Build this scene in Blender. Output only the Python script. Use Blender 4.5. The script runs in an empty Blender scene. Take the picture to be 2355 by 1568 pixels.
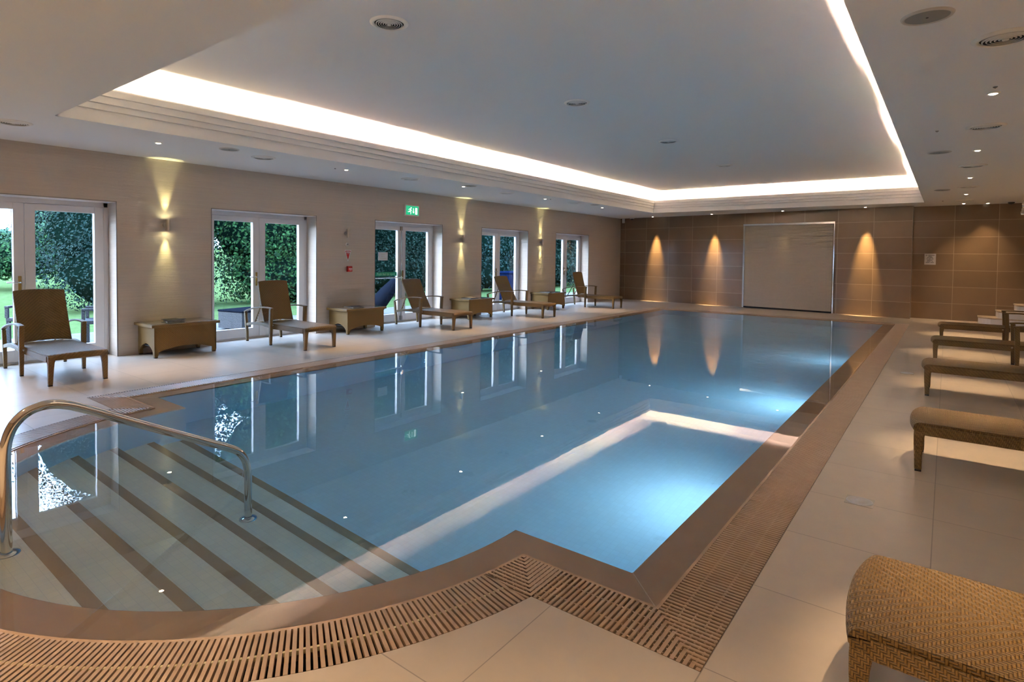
import bpy, math, random
import numpy as np
from mathutils import Vector, Matrix
from mathutils.geometry import tessellate_polygon
random.seed(7)
S = bpy.context.scene
COL = S.collection
PI = math.pi

# ------------------------------------------------------------------ materials
def mat(name, col=(.8,.8,.8), rough=.5, metal=0.0, spec=.5, coat=0.0, emit=None, estr=0.0):
    m = bpy.data.materials.new(name); m.use_nodes = True
    b = m.node_tree.nodes['Principled BSDF']
    b.inputs['Base Color'].default_value = (*col, 1)
    b.inputs['Roughness'].default_value = rough
    b.inputs['Metallic'].default_value = metal
    b.inputs['Specular IOR Level'].default_value = spec
    b.inputs['Coat Weight'].default_value = coat
    if emit:
        b.inputs['Emission Color'].default_value = (*emit, 1)
        b.inputs['Emission Strength'].default_value = estr
    return m
class NT:
    """small wrapper for node graphs"""
    def __init__(self, m): self.m = m; self.t = m.node_tree; self.b = self.t.nodes.get('Principled BSDF')
    def n(self, typ, **kw):
        nd = self.t.nodes.new(typ)
        for k, v in kw.items():
            if k in nd.inputs.keys(): nd.inputs[k].default_value = v
            else: setattr(nd, k, v)
        return nd
    def l(self, a, b): self.t.links.new(a, b)
    def val(self, x):
        return x
    def math(self, op, a, b=None, c=None):
        nd = self.t.nodes.new('ShaderNodeMath'); nd.operation = op
        for i, x in enumerate((a, b, c)):
            if x is None: continue
            if isinstance(x, (int, float)): nd.inputs[i].default_value = x
            else: self.l(x, nd.inputs[i])
        return nd.outputs[0]
    def mix(self, f, a, b):
        nd = self.t.nodes.new('ShaderNodeMix'); nd.data_type = 'RGBA'
        for i, x in ((0, f), (6, a), (7, b)):
            if isinstance(x, (int, float)): nd.inputs[i].default_value = x
            elif isinstance(x, tuple): nd.inputs[i].default_value = (*x, 1)
            else: self.l(x, nd.inputs[i])
        return nd.outputs[2]
    def noise(self, vec, scale, detail=2.0, rough=.5):
        nd = self.t.nodes.new('ShaderNodeTexNoise'); nd.inputs['Scale'].default_value = scale
        nd.inputs['Detail'].default_value = detail; nd.inputs['Roughness'].default_value = rough
        if vec is not None: self.l(vec, nd.inputs['Vector'])
        return nd.outputs['Fac']
    def ramp(self, f, p0, p1, c0=(0,0,0), c1=(1,1,1)):
        nd = self.t.nodes.new('ShaderNodeValToRGB')
        nd.color_ramp.elements[0].position = p0; nd.color_ramp.elements[1].position = p1
        nd.color_ramp.elements[0].color = (*c0, 1); nd.color_ramp.elements[1].color = (*c1, 1)
        self.l(f, nd.inputs[0]); return nd.outputs[0]
    def coord(self, kind='Object', scale=(1,1,1), loc=(0,0,0)):
        tc = self.t.nodes.new('ShaderNodeTexCoord'); mp = self.t.nodes.new('ShaderNodeMapping')
        self.l(tc.outputs[kind], mp.inputs[0]); mp.inputs['Scale'].default_value = scale; mp.inputs['Location'].default_value = loc
        return mp.outputs[0]
    def bump(self, h, strength, dist=.002):
        nd = self.t.nodes.new('ShaderNodeBump'); nd.inputs['Strength'].default_value = strength
        nd.inputs['Distance'].default_value = dist
        self.l(h, nd.inputs['Height']); self.l(nd.outputs[0], self.b.inputs['Normal'])

def tile_mat(name, col, grout, w, h, ox, oy, axes, rough=.3, var=.04, mortar=.006, noise_s=3., coat=0., bumpd=.001):
    """rectangular grid tiles in metres over object coordinates; axes = which two coords"""
    m = mat(name, col, rough, coat=coat); N = NT(m)
    tc = N.t.nodes.new('ShaderNodeTexCoord'); sp = N.t.nodes.new('ShaderNodeSeparateXYZ'); N.l(tc.outputs['Object'], sp.inputs[0])
    u = N.math('DIVIDE', N.math('SUBTRACT', sp.outputs[axes[0]], ox), w)
    v = N.math('DIVIDE', N.math('SUBTRACT', sp.outputs[axes[1]], oy), h)
    du = N.math('MULTIPLY', N.math('PINGPONG', u, .5), w); dv = N.math('MULTIPLY', N.math('PINGPONG', v, .5), h)
    g = N.math('LESS_THAN', N.math('MINIMUM', du, dv), mortar/2)
    cid = N.t.nodes.new('ShaderNodeCombineXYZ'); N.l(N.math('FLOOR', u), cid.inputs[0]); N.l(N.math('FLOOR', v), cid.inputs[1])
    wn = N.t.nodes.new('ShaderNodeTexWhiteNoise'); N.l(cid.outputs[0], wn.inputs['Vector'])
    ns = N.noise(tc.outputs['Object'], noise_s, 5., .6)
    f = N.math('ADD', N.math('MULTIPLY', wn.outputs['Value'], .5), N.math('MULTIPLY', ns, .7))
    dark = tuple(c*(1-var*2) for c in col); lite = tuple(min(1, c*(1+var*2)) for c in col)
    c = N.mix(g, N.mix(f, dark, lite), grout)
    N.l(c, N.b.inputs['Base Color'])
    if bumpd: 
        N.bump(N.math('SUBTRACT', 1.0, g), .6, bumpd)
    return m

def wicker_mat(name, c_hi, c_lo, pitch=.0100, chevron=True, rough=.42):
    m = mat(name, c_hi, rough, spec=.45); N = NT(m)
    tc = N.t.nodes.new('ShaderNodeTexCoord'); sp = N.t.nodes.new('ShaderNodeSeparateXYZ'); N.l(tc.outputs['UV'], sp.inputs[0])
    u = N.math('DIVIDE', sp.outputs[0], pitch); vv = N.math('DIVIDE', sp.outputs[1], pitch)
    va = N.math('ABSOLUTE', vv) if chevron else vv
    iu = N.math('FLOOR', u); iv = N.math('FLOOR', va)
    k = N.math('FLOORED_MODULO', N.math('ADD', iu, iv), 4.)
    over = N.math('LESS_THAN', k, 2.)
    hu = N.math('SINE', N.math('MULTIPLY', N.math('FRACT', u), PI)); hv = N.math('SINE', N.math('MULTIPLY', N.math('FRACT', va), PI))
    # strand over: rounded across, slightly domed along; strand under: lower
    hw = N.math('POWER', hu, .6); hf = N.math('POWER', hv, 1.1)
    h = N.math('ADD', N.math('MULTIPLY', over, hw), N.math('MULTIPLY', N.math('SUBTRACT', 1., over), N.math('MULTIPLY', hf, .78)))
    nz = N.noise(tc.outputs['UV'], 60., 2.)
    h2 = N.math('ADD', h, N.math('MULTIPLY', nz, .15))
    col = N.mix(N.ramp(h2, .25, .85), c_lo, c_hi)  # shade of the weave gaps put into the colour, darker between strands
    N.l(col, N.b.inputs['Base Color'])
    N.bump(h, .9, .004)
    return m

M = {}
M['ceil'] = mat('ceiling_paint', (.76,.77,.775), .7)
M['floor'] = tile_mat('floor_tiles', (.58,.505,.43), (.36,.31,.27), .64, .69, -.665, 2.12-6.9, (0,1), .30, .05, .005, 6., bumpd=.0008)
nf = NT(M['floor'])
M['wallfar'] = tile_mat('brown_wall_tiles', (.19,.128,.078), (.38,.29,.20), .845, .42, -.73, 0, (0,2), .22, .12, .008, 1.5, bumpd=.0006)
M['coping'] = mat('brown_coping', (.40,.26,.16), .22)
N = NT(M['coping']); N.l(N.mix(N.noise(N.coord(), 4., 5., .6), (.48,.325,.21), (.59,.42,.285)), N.b.inputs['Base Color'])
M['nosing'] = mat('brown_nosing', (.42,.31,.20), .4)
M['pooltile'] = tile_mat('pool_mosaic', (.86,.85,.77), (.76,.77,.72), .05, .05, 0, 0, (0,1), .3, .02, .002, 2., bumpd=0)
M['poolwall'] = mat('pool_wall_tile', (.60,.76,.84), .35)
M['poolfloor'] = tile_mat('pool_floor_mosaic', (.62,.80,.93), (.56,.73,.85), .05, .05, 0, 0, (0,1), .3, .02, .002, 2., bumpd=0)
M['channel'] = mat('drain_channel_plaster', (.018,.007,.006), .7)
M['grate'] = mat('grating_plastic', (.42,.28,.18), .28, spec=.6)
N = NT(M['grate']); N.l(N.mix(N.noise(N.coord(), 9., 3.), (.40,.27,.18), (.54,.385,.265)), N.b.inputs['Base Color'])
M['graterib'] = mat('grating_rib_plastic', (.66,.60,.38), .4)
M['white'] = mat('white_upvc', (.72,.71,.73), .35)
M['edge'] = mat('steel_edge_trim', (.25,.24,.23), .35, metal=.9)
M['brass'] = mat('brass', (.62,.45,.18), .25, metal=1.)
M['chrome'] = mat('chrome', (.72,.70,.68), .09, metal=1.)
M['steel'] = mat('brushed_steel', (.50,.47,.43), .28, metal=1.)
M['black'] = mat('black_rubber', (.015,.015,.015), .5)
M['wicker'] = wicker_mat('wicker_weave', (.215,.125,.034), (.045,.021,.006))
M['wickerflat'] = wicker_mat('wicker_weave_straight', (.26,.155,.050), (.08,.043,.013), .0085, False)
M['tableweave'] = wicker_mat('table_weave', (.27,.16,.045), (.13,.07,.02), .007, False)
M['tableglass'] = mat('smoked_table_glass', (.20,.17,.11), .06, spec=.6, coat=.4)
M['lamp'] = mat('lamp_glow', (1,1,1), .5, emit=(1., .80, .56), estr=10.)
M['sconcelamp'] = mat('sconce_glow', (1,1,1), .5, emit=(1., .93, .50), estr=26.)
M['diffuser'] = mat('diffuser_metal', (.74,.73,.70), .45)
M['diffring'] = mat('diffuser_flange', (.78,.76,.72), .5)
M['dark'] = mat('near_black', (.012,.014,.018), .8)
M['speaker'] = mat('speaker_grille', (.24,.25,.24), .6)
M['speakerring'] = mat('speaker_ring', (.55,.53,.50), .5)
M['greensign'] = mat('sign_green', (.0,.30,.13), .4, emit=(.0,.42,.18), estr=.35)
M['signwhite'] = mat('sign_white', (.9,.95,.92), .4, emit=(.75,1.,.88), estr=.5)
M['alum'] = mat('sign_frame_grey', (.70,.69,.64), .4)
M['red'] = mat('red_plastic', (.42,.012,.010), .35)
M['redface'] = mat('red_vinyl', (.55,.01,.01), .4)
M['paper'] = mat('white_paper', (.78,.79,.82), .6)
M['pages'] = mat('page_edges', (.30,.29,.28), .8)
M['greyplate'] = mat('grey_notice_plate', (.50,.46,.45), .4)
M['ink'] = mat('black_ink', (.02,.02,.025), .6)
M['greenfilm'] = mat('green_film', (.0,.30,.17), .4)
M['greentext'] = mat('pale_green_text', (.30,.75,.55), .5)
M['shutter'] = mat('shutter_slats', (.50,.44,.37), .6)
N = NT(M['shutter'])
tc = N.t.nodes.new('ShaderNodeTexCoord'); sp = N.t.nodes.new('ShaderNodeSeparateXYZ'); N.l(tc.outputs['Object'], sp.inputs[0])
M['stone'] = mat('veined_stone', (.60,.48,.35), .35)
N = NT(M['stone']); N.l(N.mix(N.ramp(N.noise(N.coord('Object', (1,1,3)), 5., 6., .7), .35, .65), (.34,.24,.15), (.68,.56,.42)), N.b.inputs['Base Color'])
M['outrattan'] = wicker_mat('dark_outdoor_rattan', (.010,.012,.018), (.003,.0035,.005), .012, False)
M['parasol'] = mat('charcoal_canvas', (.006,.008,.013), 1., spec=.0)
M['bluefabric'] = mat('navy_canvas', (.003,.008,.03), 1., spec=.0)

# left wall : thin horizontal ribs of cream split stone
M['wallleft'] = mat('ribbed_cream_tiles', (.47,.38,.30), .38)
N = NT(M['wallleft'])
tc = N.t.nodes.new('ShaderNodeTexCoord'); sp = N.t.nodes.new('ShaderNodeSeparateXYZ'); N.l(tc.outputs['Object'], sp.inputs[0])
row = N.math('FLOOR', N.math('MULTIPLY', sp.outputs[2], 62.))
cx = N.t.nodes.new('ShaderNodeCombineXYZ'); N.l(N.math('MULTIPLY', sp.outputs[1], 2.2), cx.inputs[0]); N.l(N.math('MULTIPLY', sp.outputs[0], 2.2), cx.inputs[2]); N.l(N.math('MULTIPLY', row, 7.31), cx.inputs[1])
rn = N.noise(cx.outputs[0], 1., 2.)
fr = N.math('FRACT', N.math('MULTIPLY', sp.outputs[2], 62.))
edge = N.math('POWER', N.math('SINE', N.math('MULTIPLY', fr, PI)), .35)
hgt = N.math('ADD', N.math('MULTIPLY', edge, .5), N.math('MULTIPLY', N.ramp(rn, .35, .75), .9))
N.l(N.mix(N.noise(cx.outputs[0], .5, 3.), (.50,.43,.37), (.61,.53,.455)), N.b.inputs['Base Color'])
N.bump(hgt, .6, .0045)

# glass pane : thin clear sheet
g = bpy.data.materials.new('clear_glass'); g.use_nodes = True; t = g.node_tree; t.nodes.clear()
o = t.nodes.new('ShaderNodeOutputMaterial'); mx = t.nodes.new('ShaderNodeMixShader'); tr = t.nodes.new('ShaderNodeBsdfTransparent'); gl = t.nodes.new('ShaderNodeBsdfGlossy'); fz = t.nodes.new('ShaderNodeFresnel')
fz.inputs['IOR'].default_value = 1.45; gl.inputs['Roughness'].default_value = 0.0; tr.inputs['Color'].default_value = (.93,.97,.97,1)
geo = t.nodes.new('ShaderNodeNewGeometry'); mt = t.nodes.new('ShaderNodeMath'); mt.operation = 'MULTIPLY'; inv = t.nodes.new('ShaderNodeMath'); inv.operation = 'SUBTRACT'; inv.inputs[0].default_value = 1.
t.links.new(geo.outputs['Backfacing'], inv.inputs[1]); t.links.new(fz.outputs[0], mt.inputs[0]); t.links.new(inv.outputs[0], mt.inputs[1])
t.links.new(mt.outputs[0], mx.inputs[0]); t.links.new(tr.outputs[0], mx.inputs[1]); t.links.new(gl.outputs[0], mx.inputs[2]); t.links.new(mx.outputs[0], o.inputs[0])
M['glass'] = g
# water : refracting surface, absorbing body
wm = bpy.data.materials.new('pool_water'); wm.use_nodes = True; t = wm.node_tree; t.nodes.clear()
o = t.nodes.new('ShaderNodeOutputMaterial'); gb = t.nodes.new('ShaderNodeBsdfGlass'); gb.inputs['IOR'].default_value = 1.33; gb.inputs['Roughness'].default_value = 0.0
va = t.nodes.new('ShaderNodeVolumeAbsorption'); va.inputs['Color'].default_value = (.03, .66, .93, 1); va.inputs['Density'].default_value = .30
ns = t.nodes.new('ShaderNodeTexNoise'); ns.inputs['Scale'].default_value = 2.2; ns.inputs['Detail'].default_value = 2.
tc = t.nodes.new('ShaderNodeTexCoord'); t.links.new(tc.outputs['Object'], ns.inputs['Vector'])
bp = t.nodes.new('ShaderNodeBump'); bp.inputs['Strength'].default_value = .035; bp.inputs['Distance'].default_value = .012
t.links.new(ns.outputs['Fac'], bp.inputs['Height']); t.links.new(bp.outputs[0], gb.inputs['Normal'])
t.links.new(gb.outputs[0], o.inputs['Surface']); t.links.new(va.outputs[0], o.inputs['Volume'])
M['water'] = wm
def leaf_mat(name, a, b):
    m = mat(name, a, .75, spec=.12); N = NT(m)
    ri = N.t.nodes.new('ShaderNodeNewGeometry')
    N.l(N.mix(ri.outputs['Random Per Island'], a, b), N.b.inputs['Base Color'])
    N.b.inputs['Transmission Weight'].default_value = 0.
    return m
M['leafA'] = leaf_mat('leaf_blue_green', (.003,.012,.011), (.013,.036,.028))
M['leafB'] = leaf_mat('leaf_bright_green', (.004,.020,.008), (.026,.080,.021))
M['leafC'] = leaf_mat('leaf_dark_green', (.0025,.010,.007), (.011,.028,.017))
M['leafD'] = leaf_mat('leaf_pale_green', (.02,.055,.030), (.06,.12,.07))
M['inner'] = mat('crown_shade', (.003,.010,.007), 1., spec=0)  # near-black colour stands for the shade deep in the crowns
M['bark'] = mat('bark', (.06,.045,.03), .9)
M['grass'] = mat('grass', (.15,.36,.07), 1., spec=0)
N = NT(M['grass']); N.l(N.mix(N.ramp(N.noise(N.coord(), 6., 6., .7), .3, .7), (.045,.080,.026), (.085,.125,.050)), N.b.inputs['Base Color'])
M['paving'] = tile_mat('terrace_paving', (.10,.10,.10), (.05,.05,.05), .9, .6, 0, 0, (0,1), .6, .12, .02, 3.)
mag_cols = [(.02,.025,.05), (.45,.42,.38), (.03,.03,.04), (.05,.05,.06)]
for i, c in enumerate(mag_cols): M['mag%d' % i] = mat('glossy_cover_%s' % 'abcd'[i], c, .55, spec=.2)
M['cream'] = mat('cream_cover', (.65,.52,.38), .3)

# ------------------------------------------------------------------ mesh building
class MB:
    def __init__(s): s.v = []; s.f = []; s.T = Matrix.Identity(4)
    def add(s, vs, fs):
        b = len(s.v); s.v += [tuple(s.T @ Vector(p)) for p in vs]; s.f += [tuple(b+i for i in f) for f in fs]; return s
    def box(s, x0, x1, y0, y1, z0, z1, tx=0, ty=0):
        """tx, ty shrink the bottom per side (taper)"""
        vs = [(x0+tx,y0+ty,z0),(x1-tx,y0+ty,z0),(x1-tx,y1-ty,z0),(x0+tx,y1-ty,z0),(x0,y0,z1),(x1,y0,z1),(x1,y1,z1),(x0,y1,z1)]
        return s.add(vs, [(3,2,1,0),(4,5,6,7),(0,1,5,4),(1,2,6,5),(2,3,7,6),(3,0,4,7)])
    def prism(s, poly, z0, z1, axis='z'):
        n = len(poly)
        if axis == 'z': lo = [(x,y,z0) for x,y in poly]; hi = [(x,y,z1) for x,y in poly]
        elif axis == 'y': lo = [(x,z0,y) for x,y in poly]; hi = [(x,z1,y) for x,y in poly]
        else: lo = [(z0,x,y) for x,y in poly]; hi = [(z1,x,y) for x,y in poly]
        a = sum(poly[i][0]*poly[(i+1)%n][1]-poly[(i+1)%n][0]*poly[i][1] for i in range(n))
        flip = (a < 0) ^ (axis == 'y')
        fs = [tuple(range(n-1,-1,-1)), tuple(range(n,2*n))] + [(i,(i+1)%n,n+(i+1)%n,n+i) for i in range(n)]
        if flip: fs = [tuple(reversed(f)) for f in fs]
        return s.add(lo+hi, fs)
    def ring(s, loops, closed=True, cap=False):
        """bridge equal-length vertex loops"""
        n = len(loops[0]); vs = [p for L in loops for p in L]; fs = []
        for k in range(len(loops)-1):
            for i in range(n if closed else n-1):
                j = (i+1) % n; fs.append((k*n+i, k*n+j, (k+1)*n+j, (k+1)*n+i))
        if cap: fs.append(tuple(range(n-1,-1,-1))); fs.append(tuple(range((len(loops)-1)*n, len(loops)*n)))
        return s.add(vs, fs)
    def tube(s, pts, r, n=10, cap=True):
        pts = [Vector(p) for p in pts]; loops = []; up = None
        for i, p in enumerate(pts):
            d = (pts[min(i+1, len(pts)-1)]-pts[max(i-1, 0)]).normalized()
            if up is None:
                up = Vector((0,0,1)) if abs(d.z) < .9 else Vector((1,0,0))
            a = (up - d*up.dot(d)).normalized(); up = a; b = d.cross(a)
            rr = r[i] if isinstance(r, (list, tuple)) else r
            loops.append([tuple(p + (a*math.cos(t)+b*math.sin(t))*rr) for t in [2*PI*k/n for k in range(n)]])
        return s.ring(loops, True, cap)
    def lathe(s, prof, c=(0,0,0), n=24):
        loops = [[(c[0]+r*math.cos(2*PI*k/n), c[1]+r*math.sin(2*PI*k/n), c[2]+z) for k in range(n)] for r, z in prof]
        return s.ring(loops, True, False)
    def disc(s, c, r, n=24, up=False):
        vs = [(c[0]+r*math.cos(2*PI*k/n), c[1]+r*math.sin(2*PI*k/n), c[2]) for k in range(n)]
        return s.add(vs, [tuple(range(n)) if up else tuple(range(n-1,-1,-1))])
    def sweep_rect(s, path, w, h, y0=0.):
        """flat bar following path [(x,z)], width w in y, thickness h"""
        loops = []
        for i, (x, z) in enumerate(path):
            a = path[max(i-1,0)]; b = path[min(i+1,len(path)-1)]
            d = Vector((b[0]-a[0], b[1]-a[1])).normalized(); nx, nz = -d.y, d.x
            loops.append([(x-nx*h/2, y0-w/2, z-nz*h/2),(x-nx*h/2, y0+w/2, z-nz*h/2),(x+nx*h/2, y0+w/2, z+nz*h/2),(x+nx*h/2, y0-w/2, z+nz*h/2)])
        return s.ring(loops, True, True)
    def build(s, name, material, parent=None, smooth=False, bevel=0., seg=2, uvoff=(0,0,0), recalc=True, loc=None, rot=None, uvswap=False):
        me = bpy.data.meshes.new(name); me.from_pydata(s.v, [], s.f)
        if recalc:
            import bmesh
            bm = bmesh.new(); bm.from_mesh(me); bmesh.ops.remove_doubles(bm, verts=bm.verts, dist=1e-6)
            bmesh.ops.recalc_face_normals(bm, faces=bm.faces); bm.to_mesh(me); bm.free()
        uv = me.uv_layers.new(name='UVMap')
        for p in me.polygons:
            nx, ny, nz = (abs(a) for a in p.normal)
            for li in p.loop_indices:
                co = me.vertices[me.loops[li].vertex_index].co
                x, y, z = co.x-uvoff[0], co.y-uvoff[1], co.z-uvoff[2]
                if nz >= nx and nz >= ny: q = (x, y)
                elif ny >= nx: q = (x, z+.0713)
                else: q = (y, z+.0713)
                uv.data[li].uv = (q[1], q[0]) if uvswap else q
        if smooth:
            for p in me.polygons: p.use_smooth = True
        ms = material if isinstance(material, list) else [material]
        for m_ in ms: me.materials.append(m_)
        ob = bpy.data.objects.new(name, me); COL.objects.link(ob)
        if parent is not None: ob.parent = parent
        if loc: ob.location = loc
        if rot: ob.rotation_euler = rot
        if bevel > 0:
            b = ob.modifiers.new('bevel', 'BEVEL'); b.width = bevel; b.segments = seg; b.limit_method = 'ANGLE'; b.angle_limit = .6
        return ob
def empty(name, loc=(0,0,0), rz=0.):
    o = bpy.data.objects.new(name, None); COL.objects.link(o); o.location = loc; o.rotation_euler = (0,0,rz); o.empty_display_size = .1
    return o
def tag(o, label, cat, group=None, kind=None):
    o['label'] = label; o['category'] = cat
    if group: o['group'] = group
    if kind: o['kind'] = kind
    return o
def struct(o, label=None):
    o['kind'] = 'structure'
    if label: o['label'] = label
    return o
def copy_tree(o, parent=None):
    kids = [c for c in bpy.data.objects if c.parent == o]
    c = o.copy(); COL.objects.link(c)
    for k in ('label',): 
        pass
    if parent is not None: c.parent = parent
    for k in kids: copy_tree(k, c)
    return c
def text(s_, size, name, material, parent, loc, rot, ext=.0006, align='CENTER', sx=1.):
    cu = bpy.data.curves.new(name, 'FONT'); cu.body = s_; cu.size = size; cu.align_x = align; cu.align_y = 'CENTER'; cu.extrude = ext; cu.resolution_u = 3
    tmp = bpy.data.objects.new('tmp', cu); COL.objects.link(tmp)
    dg = bpy.context.evaluated_depsgraph_get(); me = bpy.data.meshes.new_from_object(tmp.evaluated_get(dg)); me.name = name
    bpy.data.objects.remove(tmp); bpy.data.curves.remove(cu)
    me.materials.clear(); me.materials.append(material)
    o = bpy.data.objects.new(name, me); COL.objects.link(o); o.parent = parent; o.location = loc; o.rotation_euler = rot; o.scale = (sx,1,1)
    return o
def poly_face(mb, outer, holes, z):
    ls = [[Vector((x,y,0)) for x,y in outer]] + [[Vector((x,y,0)) for x,y in h] for h in holes]
    tris = tessellate_polygon(ls); vs = [(p.x,p.y,z) for L in ls for p in L]
    mb.add(vs, [tuple(t) for t in tris])

# ------------------------------------------------------------------ dimensions
ZC = 2.90; ZU = 3.55
XL, XR, YB = -9.38, 4.2, -3.2
TX0, TX1, TY0, TY1 = -7.294, -.483, 1.94, 17.35
PX0, PX1, PY0, PY1 = -6.461, -1.152, 2.575, 16.29
CX, RR = -3.836, 1.99
def wy(x): return 19.40 - (x+9.38)*1.09/8.65
NARC = 64
def outline(o):
    """pool outline grown by o; right/top corners then clockwise round the roman end"""
    r = RR+o; yb = PY0-o; dx = math.sqrt(r*r-(yb-PY0)**2); a0 = math.atan2(yb-PY0, dx)
    pts = [(PX1+o, yb), (PX1+o, PY1+o), (PX0-o, PY1+o), (PX0-o, yb)]
    a1 = -PI-a0
    for k in range(NARC+1):
        a = a1 + (a0-a1)*k/NARC
        pts.append((CX+r*math.cos(a), PY0+r*math.sin(a)))
    return pts
GW, CW = .27, .217
# ------------------------------------------------------------------ shell
b = MB(); poly_face(b, [(XL-.42,YB),(XR,YB),(XR,19.4),(XL-.42,19.4)], [outline(CW+GW)], 0.)
fl = struct(b.build('floor', M['floor'], recalc=False), 'cream stone tiled pool deck')
for p in fl.data.polygons:
    pass
import bmesh
def face_up(ob, up=True):
    bm = bmesh.new(); bm.from_mesh(ob.data)
    for f in bm.faces:
        if (f.normal.z < 0) == up and abs(f.normal.z) > .5: f.normal_flip()
    bm.to_mesh(ob.data); bm.free()
face_up(fl)
# pool basin
b = MB(); o0 = outline(0)
b.ring([[(x,y,-.022) for x,y in o0], [(x,y,-1.22) for x,y in o0]])
bw = b.build('pool_basin', M['poolwall'], recalc=False); struct(bw, 'white tiled swimming pool basin')
b = MB(); poly_face(b, [(x,y) for x,y in o0], [], -1.22); pf = b.build('pool_floor', M['poolfloor'], bw, recalc=False); face_up(pf)
# underwater steps of the roman end
NY, ND = [.945+.332*k for k in range(6)], [.19+.172*k for k in range(6)]
for k in range(6):
    yk = NY[k]; r = RR+.004; dy = yk-PY0; 
    if dy < 0: dx = math.sqrt(r*r-dy*dy)
    else: dy = -.001; dx = r; yk = PY0
    a0 = math.atan2(dy, dx); a1 = -PI-a0
    arc = [(CX+r*math.cos(a1+(a0-a1)*i/40), PY0+r*math.sin(a1+(a0-a1)*i/40)) for i in range(41)]
    b = MB(); b.prism(arc, -1.23+.001*k, -ND[k]); b.build('step', M['pooltile'], bw)
    # brown nosing strip let in along the edge of the tread
    w2 = .066; dxa = math.sqrt(r*r-(yk-.004-PY0)**2)-.01; dxb = math.sqrt(max(.01, r*r-(yk-w2-PY0)**2))-.01
    b = MB(); b.prism([(CX-dxb, yk-w2),(CX+dxb, yk-w2),(CX+dxa, yk+.002),(CX-dxa, yk+.002)], -ND[k]-.02, -ND[k]+.0015)
    b.build('step_nosing', M['nosing'], bw)
# coping
b = MB(); oc = outline(CW)
b.ring([[(x,y,-.06) for x,y in outline(-.0)], [(x,y,-.021) for x,y in outline(.0)], [(x,y,-.017) for x,y in outline(.006)], [(x,y,-.0145) for x,y in outline(CW-.017)], [(x,y,-.004) for x,y in outline(CW-.015)], [(x,y,-.004) for x,y in oc], [(x,y,-.2) for x,y in oc]])
cop = b.build('trim_2', M['coping'], recalc=False); struct(cop, 'brown tiled pool coping')
b = MB(); q0, q1 = outline(0)[0], outline(CW-.018)[0]
def strip(mb, p, q, w, z):
    d = Vector((q[0]-p[0], q[1]-p[1])).normalized(); nx, ny = -d.y*w/2, d.x*w/2
    mb.prism([(p[0]-nx,p[1]-ny),(q[0]-nx,q[1]-ny),(q[0]+nx,q[1]+ny),(p[0]+nx,p[1]+ny)], z-.002, z)
strip(b, q0, q1, .006, -.0135)
q0, q1 = outline(0)[3], outline(CW-.018)[3]; strip(b, q0, q1, .006, -.0135)
b.build('grout_joint', M['cream'], cop)
# channel under the grating
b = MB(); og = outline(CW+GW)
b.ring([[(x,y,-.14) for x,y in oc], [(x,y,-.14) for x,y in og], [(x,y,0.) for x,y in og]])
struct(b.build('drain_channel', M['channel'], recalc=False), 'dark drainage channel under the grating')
# water
b = MB(); ow = outline(CW-.016); n = len(ow)
b.prism(ow, -1.40, -.0105)
wt = b.build('pool_water', M['water'])
tag(wt, 'clear still blue water filling the long indoor pool', 'water', kind='stuff')

# ------------------------------------------------------------------ gratings
def bar(mb, x0, x1, y0, y1, z0=-.022, z1=0.):
    c = .0025
    if z1 < 0: mb.box(x0, x1, y0, y1, z0, z1)
    elif x1-x0 > y1-y0: mb.prism([(y0,z0),(y1,z0),(y1,z1-c),(y1-c,z1),(y0+c,z1),(y0,z1-c)], x0, x1, 'x')
    else: mb.prism([(x0,z0),(x1,z0),(x1,z1-c),(x1-c,z1),(x0+c,z1),(x0,z1-c)], y0, y1, 'y')
PITCH, BW = .0250, .0158
def grate_thing(label):
    e = empty('pool_grating'); tag(e, label, 'grating', 'slatted gratings round the pool edge'); return e
def straight(label, x0, x1, y0, y1, along):
    e = grate_thing(label); s_ = MB(); r_ = MB()
    if along == 'y':
        n = int((y1-y0)/PITCH)
        for k in range(n+1): y = y0+(k+.5)*(y1-y0)/(n+1); bar(s_, x0+.003, x1-.003, y-BW/2, y+BW/2)
        for q in (.3,.7): xx = x0+(x1-x0)*q; bar(r_, xx-.005, xx+.005, y0, y1, -.020, -.0035)
    else:
        n = int((x1-x0)/PITCH)
        for k in range(n+1): x = x0+(k+.5)*(x1-x0)/(n+1); bar(s_, x-BW/2, x+BW/2, y0+.003, y1-.003)
        for q in (.3,.7): yy = y0+(y1-y0)*q; bar(r_, x0, x1, yy-.005, yy+.005, -.020, -.0035)
    s_.build('slats', M['grate'], e, recalc=False); r_.build('support_ribs', M['grate'], e, recalc=False)
xi1, xo1 = PX1+CW, PX1+CW+GW; xi0, xo0 = PX0-CW, PX0-CW-GW
yi, yo = PY0-CW, PY0-CW-GW; yfi, yfo = PY1+CW, PY1+CW+GW
def circx(r, y): return math.sqrt(r*r-(y-PY0)**2)
cin, cout = circx(RR+CW, yi), circx(RR+CW+GW, yo)
straight('long slatted grating along the right side of the pool by the lounger row', xi1, xo1, yi+.077, yfi, 'y')
straight('long slatted grating along the left side of the pool below the glazed doors', xo0, xi0, yi+.077, yfi, 'y')
straight('slatted grating across the far end of the pool below the roller shutter', xi0, xi1, yfi, yfo, 'x')
straight('short straight grating between the two patterned corners at the near right', CX+cout+.077, xi1-.077, yo, yi, 'x')
straight('short straight grating at the near left shoulder of the pool behind the handrail', xi0+.077, CX-cout-.077, yo, yi, 'x')
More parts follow.
